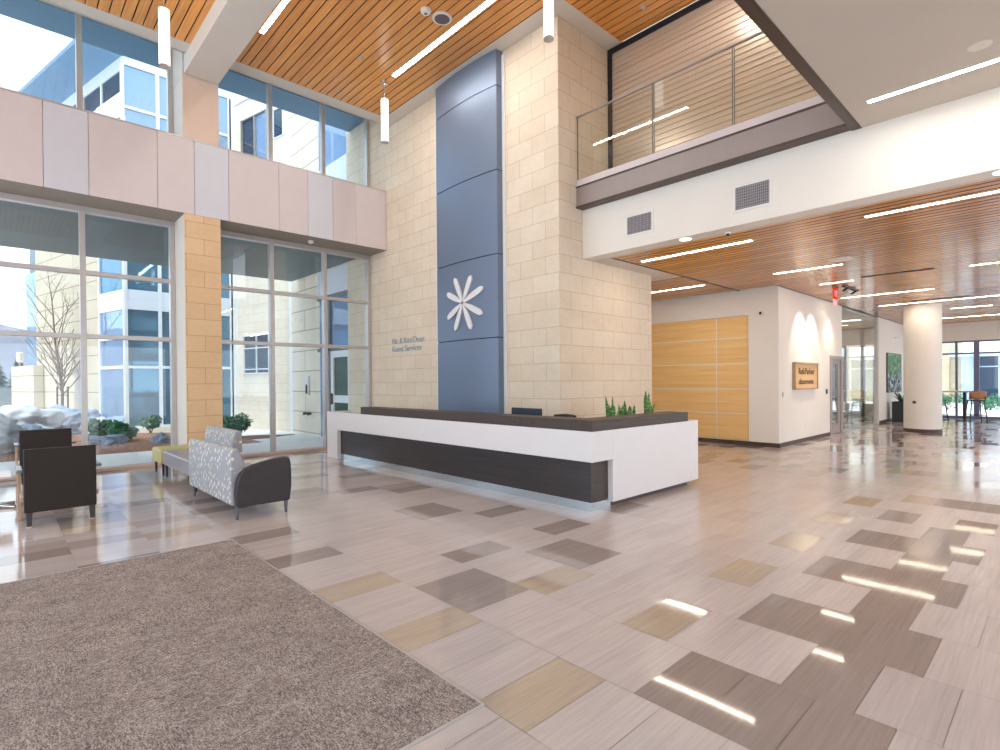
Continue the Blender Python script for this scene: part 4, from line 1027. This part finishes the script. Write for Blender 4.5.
# shrubs
def shrub(c, r, h, n, seed, label):
    t = thing('shrub', label, 'shrub', c, 0, 'evergreen shrubs in the courtyard'); q = random.Random(seed)
    m = MB()
    for i in range(7):
        a = q.random() * 2 * PI; m.tube([c, (c[0] + .6 * r * math.cos(a), c[1] + .6 * r * math.sin(a), c[2] + h * (.4 + .5 * q.random()))], [.012, .004], 5)
    m.build('stem', M['bark'], t)
    m = MB()
    lobes = [(.55 * r * math.cos(k * 2.2 + seed), .55 * r * math.sin(k * 2.2 + seed), h * (.35 + .4 * q.random()), r * (.45 + .25 * q.random())) for k in range(6)]
    for i in range(n):
        lx, ly, lz, lr = lobes[i % 6]
        a = q.random() * 2 * PI; e = math.acos(2 * q.random() - 1); k = q.random() ** .4
        p = Vector((c[0] + lx + lr * k * math.sin(e) * math.cos(a), c[1] + ly + lr * k * math.sin(e) * math.sin(a), c[2] + lz + lr * k * math.cos(e)))
        u = Vector((q.gauss(0, 1), q.gauss(0, 1), q.gauss(0, 1))).normalized(); w = u.cross(Vector((q.gauss(0, 1), q.gauss(0, 1), q.gauss(0, 1)))).normalized(); s = .05 + .04 * q.random()
        m.quad(p - u * s, p + w * s * .45, p + u * s, p - w * s * .45)
    m.build('foliage', M['shrub'], t)
shrub((2.05, 17.9, .02), .33, .62, 700, 1, 'left one of the paired dark green shrubs near the mullion')
shrub((2.36, 16.9, .02), .30, .56, 700, 2, 'right one of the paired dark green shrubs near the mullion')
shrub((3.37, 19.0, .04), .28, .6, 500, 3, 'single green shrub against the glass building')
shrub((3.75, 16.4, .0), .2, .4, 300, 6, 'small bluish shrub beside the left window jamb')
shrub((4.95, 16.5, 0), .42, .62, 800, 4, 'green shrub in mulch outside the right window')
m = MB(); m.rock((5.3, 16.3, -.03), (.95, .55, .05), 11, 3); o = m.build('mulch_patch', M['mulch'], smooth=True); tag(o, 'small mulch patch around the shrub outside the right window', 'planting bed', kind='stuff')
# bare tree with stakes
tr = thing('bare_tree', 'slender leafless tree with two stakes between the boulders', 'tree', (1.62, 23.5, 0))
m = MB(); q = random.Random(12)
def branch(p, d, L, r, lev):
    pts = [p]; rs = [r]; n = 4
    for i in range(n):
        d = (d + Vector((q.gauss(0, .07), q.gauss(0, .07), .05))).normalized(); p = p + d * L / n; pts.append(p); rs.append(r * (1 - .75 * (i + 1) / n))
    m.tube(pts, rs, 6 if lev < 2 else 4, False)
    if lev < 3:
        k = [9, 5, 3][lev]
        for i in range(k):
            t = .25 + .72 * (i + q.random() * .5) / k; b = pts[0].lerp(pts[-1], t); a = i * 2.4 + q.random()
            up = [.95, .8, .8][lev]
            dd = (d * up + Vector((math.cos(a), math.sin(a), .15)) * .62).normalized(); branch(b, dd, L * (.62 if lev == 0 else .55) * (1.05 - .45 * t), r * .45 * (1.1 - .5 * t), lev + 1)
m.tube([(1.62, 23.5, -.03), (1.63, 23.5, 1.3)], [.055, .045], 10)
branch(Vector((1.63, 23.5, 1.3)), Vector((0, 0, 1)), 3.4, .05, 0)
for i in range(16):
    a = i * 2.4; branch(Vector((1.63, 23.5, 1.2 + .06 * i)), Vector((math.cos(a) * .62, math.sin(a) * .62, .85)).normalized(), 2.0 - .04 * i, .02, 1)
m.build('trunk', M['bark'], tr, smooth=True)
for dx in (-.13, .15):
    mm = MB(); mm.tube([(1.62 + dx, 23.45, -.03), (1.62 + dx, 23.45, 1.5)], .03, 8); mm.build('stake', M['bark'], tr)
mm = MB(); mm.tube([(1.46, 23.43, 1.2), (1.8, 23.43, 1.2)], .012, 6); mm.build('tie', M['black'], tr)
# retaining wall, lamp, conifers, hill
m = MB(); m.box(-30, .9, 31, 31.4, -.03, 1.45)
for i in range(12): m.box(-30 + 2.6 * i, -29.9 + 2.6 * i, 30.93, 31, -.03, 1.45)
o = m.build('retaining_wall', M['fence']); tag(o, 'grey concrete retaining wall at the far left of the courtyard', 'wall')
lp = thing('lamp_post', 'slim courtyard lamp post with a pale lantern head', 'lamp post', (.72, 30.2, 0))
m = MB(); m.tube([(.72, 30.2, -.03), (.72, 30.2, 2.5)], .04, 10); m.build('post', M['greymetal'], lp)
m = MB(); m.lathe([(.06, 0), (.11, .04), (.11, .4), (.06, .44)], (.72, 30.2, 2.5), 18); m.build('lantern', plain('lantern_glass', (236, 218, 190), .4), lp, smooth='auto')
def conifer(x, y, h, r, seed, label):
    t = thing('conifer', label, 'tree', (x, y, 0), 0, 'conifers beyond the retaining wall'); q = random.Random(seed)
    m = MB(); m.tube([(x, y, -.03), (x, y, h * .9)], [h * .022, .02], 8); m.build('trunk', M['bark'], t)
    m = MB()
    for i in range(1500):
        z = h * (.08 + .92 * q.random() ** 1.3); k = r * (1 - z / h) ** .85 * (.35 + .65 * q.random() ** .5); a = q.random() * 2 * PI
        p = Vector((x + k * math.cos(a), y + k * math.sin(a), z)); o_ = Vector((math.cos(a), math.sin(a), -.35)).normalized(); w = Vector((-math.sin(a), math.cos(a), 0)); s = .11 * h ** .5
        m.quad(p - o_ * s, p + w * s * .45, p + o_ * s, p - w * s * .45)
    m.build('foliage', M['leafdark'], t)
conifer(-.2, 34.5, 3.2, 1.2, 21, 'dark conifer just over the retaining wall at the far left')
conifer(.9, 40, 3.0, .9, 23, 'small conifer half hidden behind the lamp post')
def hillf(u, v):
    x = -90 + 120 * u; y = 95 + 60 * v
    h = (13.5 - 7 * max(0, u - .72) / .28) * math.sin(PI * min(.5, v * .9)) + 1.6 * noise.fractal(Vector((x * .08, y * .08, 0)), 1, 2, 4)
    return (x, y, h - .5)
m = MB(); m.grid(hillf, 90, 24); o = m.build('hill', M['hill'], smooth=True); structure(o)
# across the far windows
fb = thing('far_building', 'pale building with blue glass seen through the far windows', 'building', (44, 2, 0))
FS = stone('sand_stone_cladding', (214, 200, 172), (206, 190, 162), (180, 166, 140), bstr=.1)
m = MB(); m.box(44, 50, 5.35, 12, -.03, 9).box(44.2, 50, 4.75, 5.35, -.03, 2.85); m.build('stone_wall', FS, fb)
m = MB(); m.box(43.8, 50, 4.05, 4.75, -.03, 2.85); m.build('white_wall', plain('pale_blue_grey_wall', (176, 192, 212), .5), fb)
m = MB(); m.box(44.2, 50, -14, 4.05, -.03, 2.85); m.build('glazing', plain('deep_blue_glass', (36, 66, 92), .12, .0, .6), fb)
m = MB(); m.box(43.2, 50, -14, 5.3, 2.85, 3.1)
for i in range(11): m.box(44.12, 44.2, 3.0 - 1.55 * i, 3.08 - 1.55 * i, 0, 2.85)
m.box(44.12, 44.2, -14, 4.05, 2.2, 2.27); m.build('white_trim', plain('white_blue_trim', (190, 204, 222), .4), fb)
q = random.Random(4)
for i, (x, y, h) in enumerate(((34, 4.2, .75), (35.5, 2.9, .8), (32.5, 1.9, .7), (36, 5.4, .9))):
    shrub((x, y, -.02), .6, h, 500, 40 + i, ['green shrub outside the far windows behind the bar table legs', 'green shrub outside the far windows right of the orange stool', 'green shrub outside the far windows at the right edge', 'green shrub outside the far windows beside the round column'][i])

# ------------------------------------------------------------------ LIGHT
w = bpy.data.worlds.new('World'); SC.world = w; w.use_nodes = True
nt = w.node_tree; nt.nodes.clear()
tc = nt.nodes.new('ShaderNodeTexCoord'); mp = nt.nodes.new('ShaderNodeMapping'); mp.inputs['Scale'].default_value = (1, 1, 2.5)
nz = nt.nodes.new('ShaderNodeTexNoise'); nz.inputs['Scale'].default_value = 2.2; nz.inputs['Detail'].default_value = 5
rp = nt.nodes.new('ShaderNodeValToRGB'); e = rp.color_ramp.elements
e[0].position = .4; e[0].color = (.62, .80, 1, 1); e[1].position = .6; e[1].color = (.95, .98, 1, 1)
bg = nt.nodes.new('ShaderNodeBackground'); bg.inputs[1].default_value = 1.7; ou = nt.nodes.new('ShaderNodeOutputWorld')
for a, b in ((tc.outputs['Generated'], mp.inputs[0]), (mp.outputs[0], nz.inputs['Vector']), (nz.outputs['Fac'], rp.inputs[0]), (rp.outputs[0], bg.inputs[0]), (bg.outputs[0], ou.inputs[0])): nt.links.new(a, b)
def lamp(name, typ, loc, rot, energy, color=(1, 1, 1), **kw):
    l = bpy.data.lights.new(name, typ); l.energy = energy; l.color = color
    for k, v in kw.items(): setattr(l, k, v)
    o = bpy.data.objects.new(name, l); COL.objects.link(o); o.location = loc; o.rotation_euler = rot; return o
sun = lamp('sun', 'SUN', (0, 0, 30), (0, 0, 0), 1.5, (1, .96, .9), angle=math.radians(25))
sun.rotation_euler = Vector((.22, .12, -.97)).to_track_quat('-Z', 'Y').to_euler()
# spot lamps of the corridor wall washers, aimed at the wall below them
for x in (14.2, 15.0):
    s = lamp('wall_washer', 'SPOT', (x, YC - .6, ZL - .02), (0, 0, 0), 85, (1, .88, .72), spot_size=math.radians(66), spot_blend=.8, shadow_soft_size=.03)
    s.rotation_euler = Vector((0, .42, -1)).to_track_quat('-Z', 'Y').to_euler()
s = lamp('wall_washer', 'SPOT', (16.4, YC - .6, ZL - .02), (0, 0, 0), 48, (1, .88, .72), spot_size=math.radians(66), spot_blend=.8, shadow_soft_size=.03)
s.rotation_euler = Vector((0, .42, -1)).to_track_quat('-Z', 'Y').to_euler()

# ------------------------------------------------------------------ CAMERA
cam = bpy.data.cameras.new('camera'); co = bpy.data.objects.new('camera', cam); COL.objects.link(co)
YAW, PITCH, ROLL = math.radians(46.85), math.radians(-.4), math.radians(.457)
f0 = Vector((math.cos(YAW), math.sin(YAW), 0)); r0 = Vector((math.sin(YAW), -math.cos(YAW), 0)); u0 = Vector((0, 0, 1))
fw = f0 * math.cos(PITCH) + u0 * math.sin(PITCH); up = u0 * math.cos(PITCH) - f0 * math.sin(PITCH)
rt = r0 * math.cos(ROLL) - up * math.sin(ROLL); up2 = up * math.cos(ROLL) + r0 * math.sin(ROLL)
R = Matrix((rt, up2, -fw)).transposed().to_4x4(); R.translation = Vector((0, 0, 1.534)); co.matrix_world = R
cam.sensor_fit = 'HORIZONTAL'; cam.sensor_width = 36; cam.lens = 537 * 36 / 1000; cam.shift_y = .01055; cam.clip_end = 500; cam.clip_start = .05
SC.camera = co
SC.view_settings.view_transform = 'Standard'; SC.view_settings.look = 'None'; SC.view_settings.gamma = 1; SC.view_settings.exposure = .62
SC.view_settings.use_curve_mapping = False
SC.cycles.max_bounces = 10; SC.cycles.diffuse_bounces = 5; SC.cycles.glossy_bounces = 5; SC.cycles.transparent_max_bounces = 16; SC.cycles.sample_clamp_indirect = 6
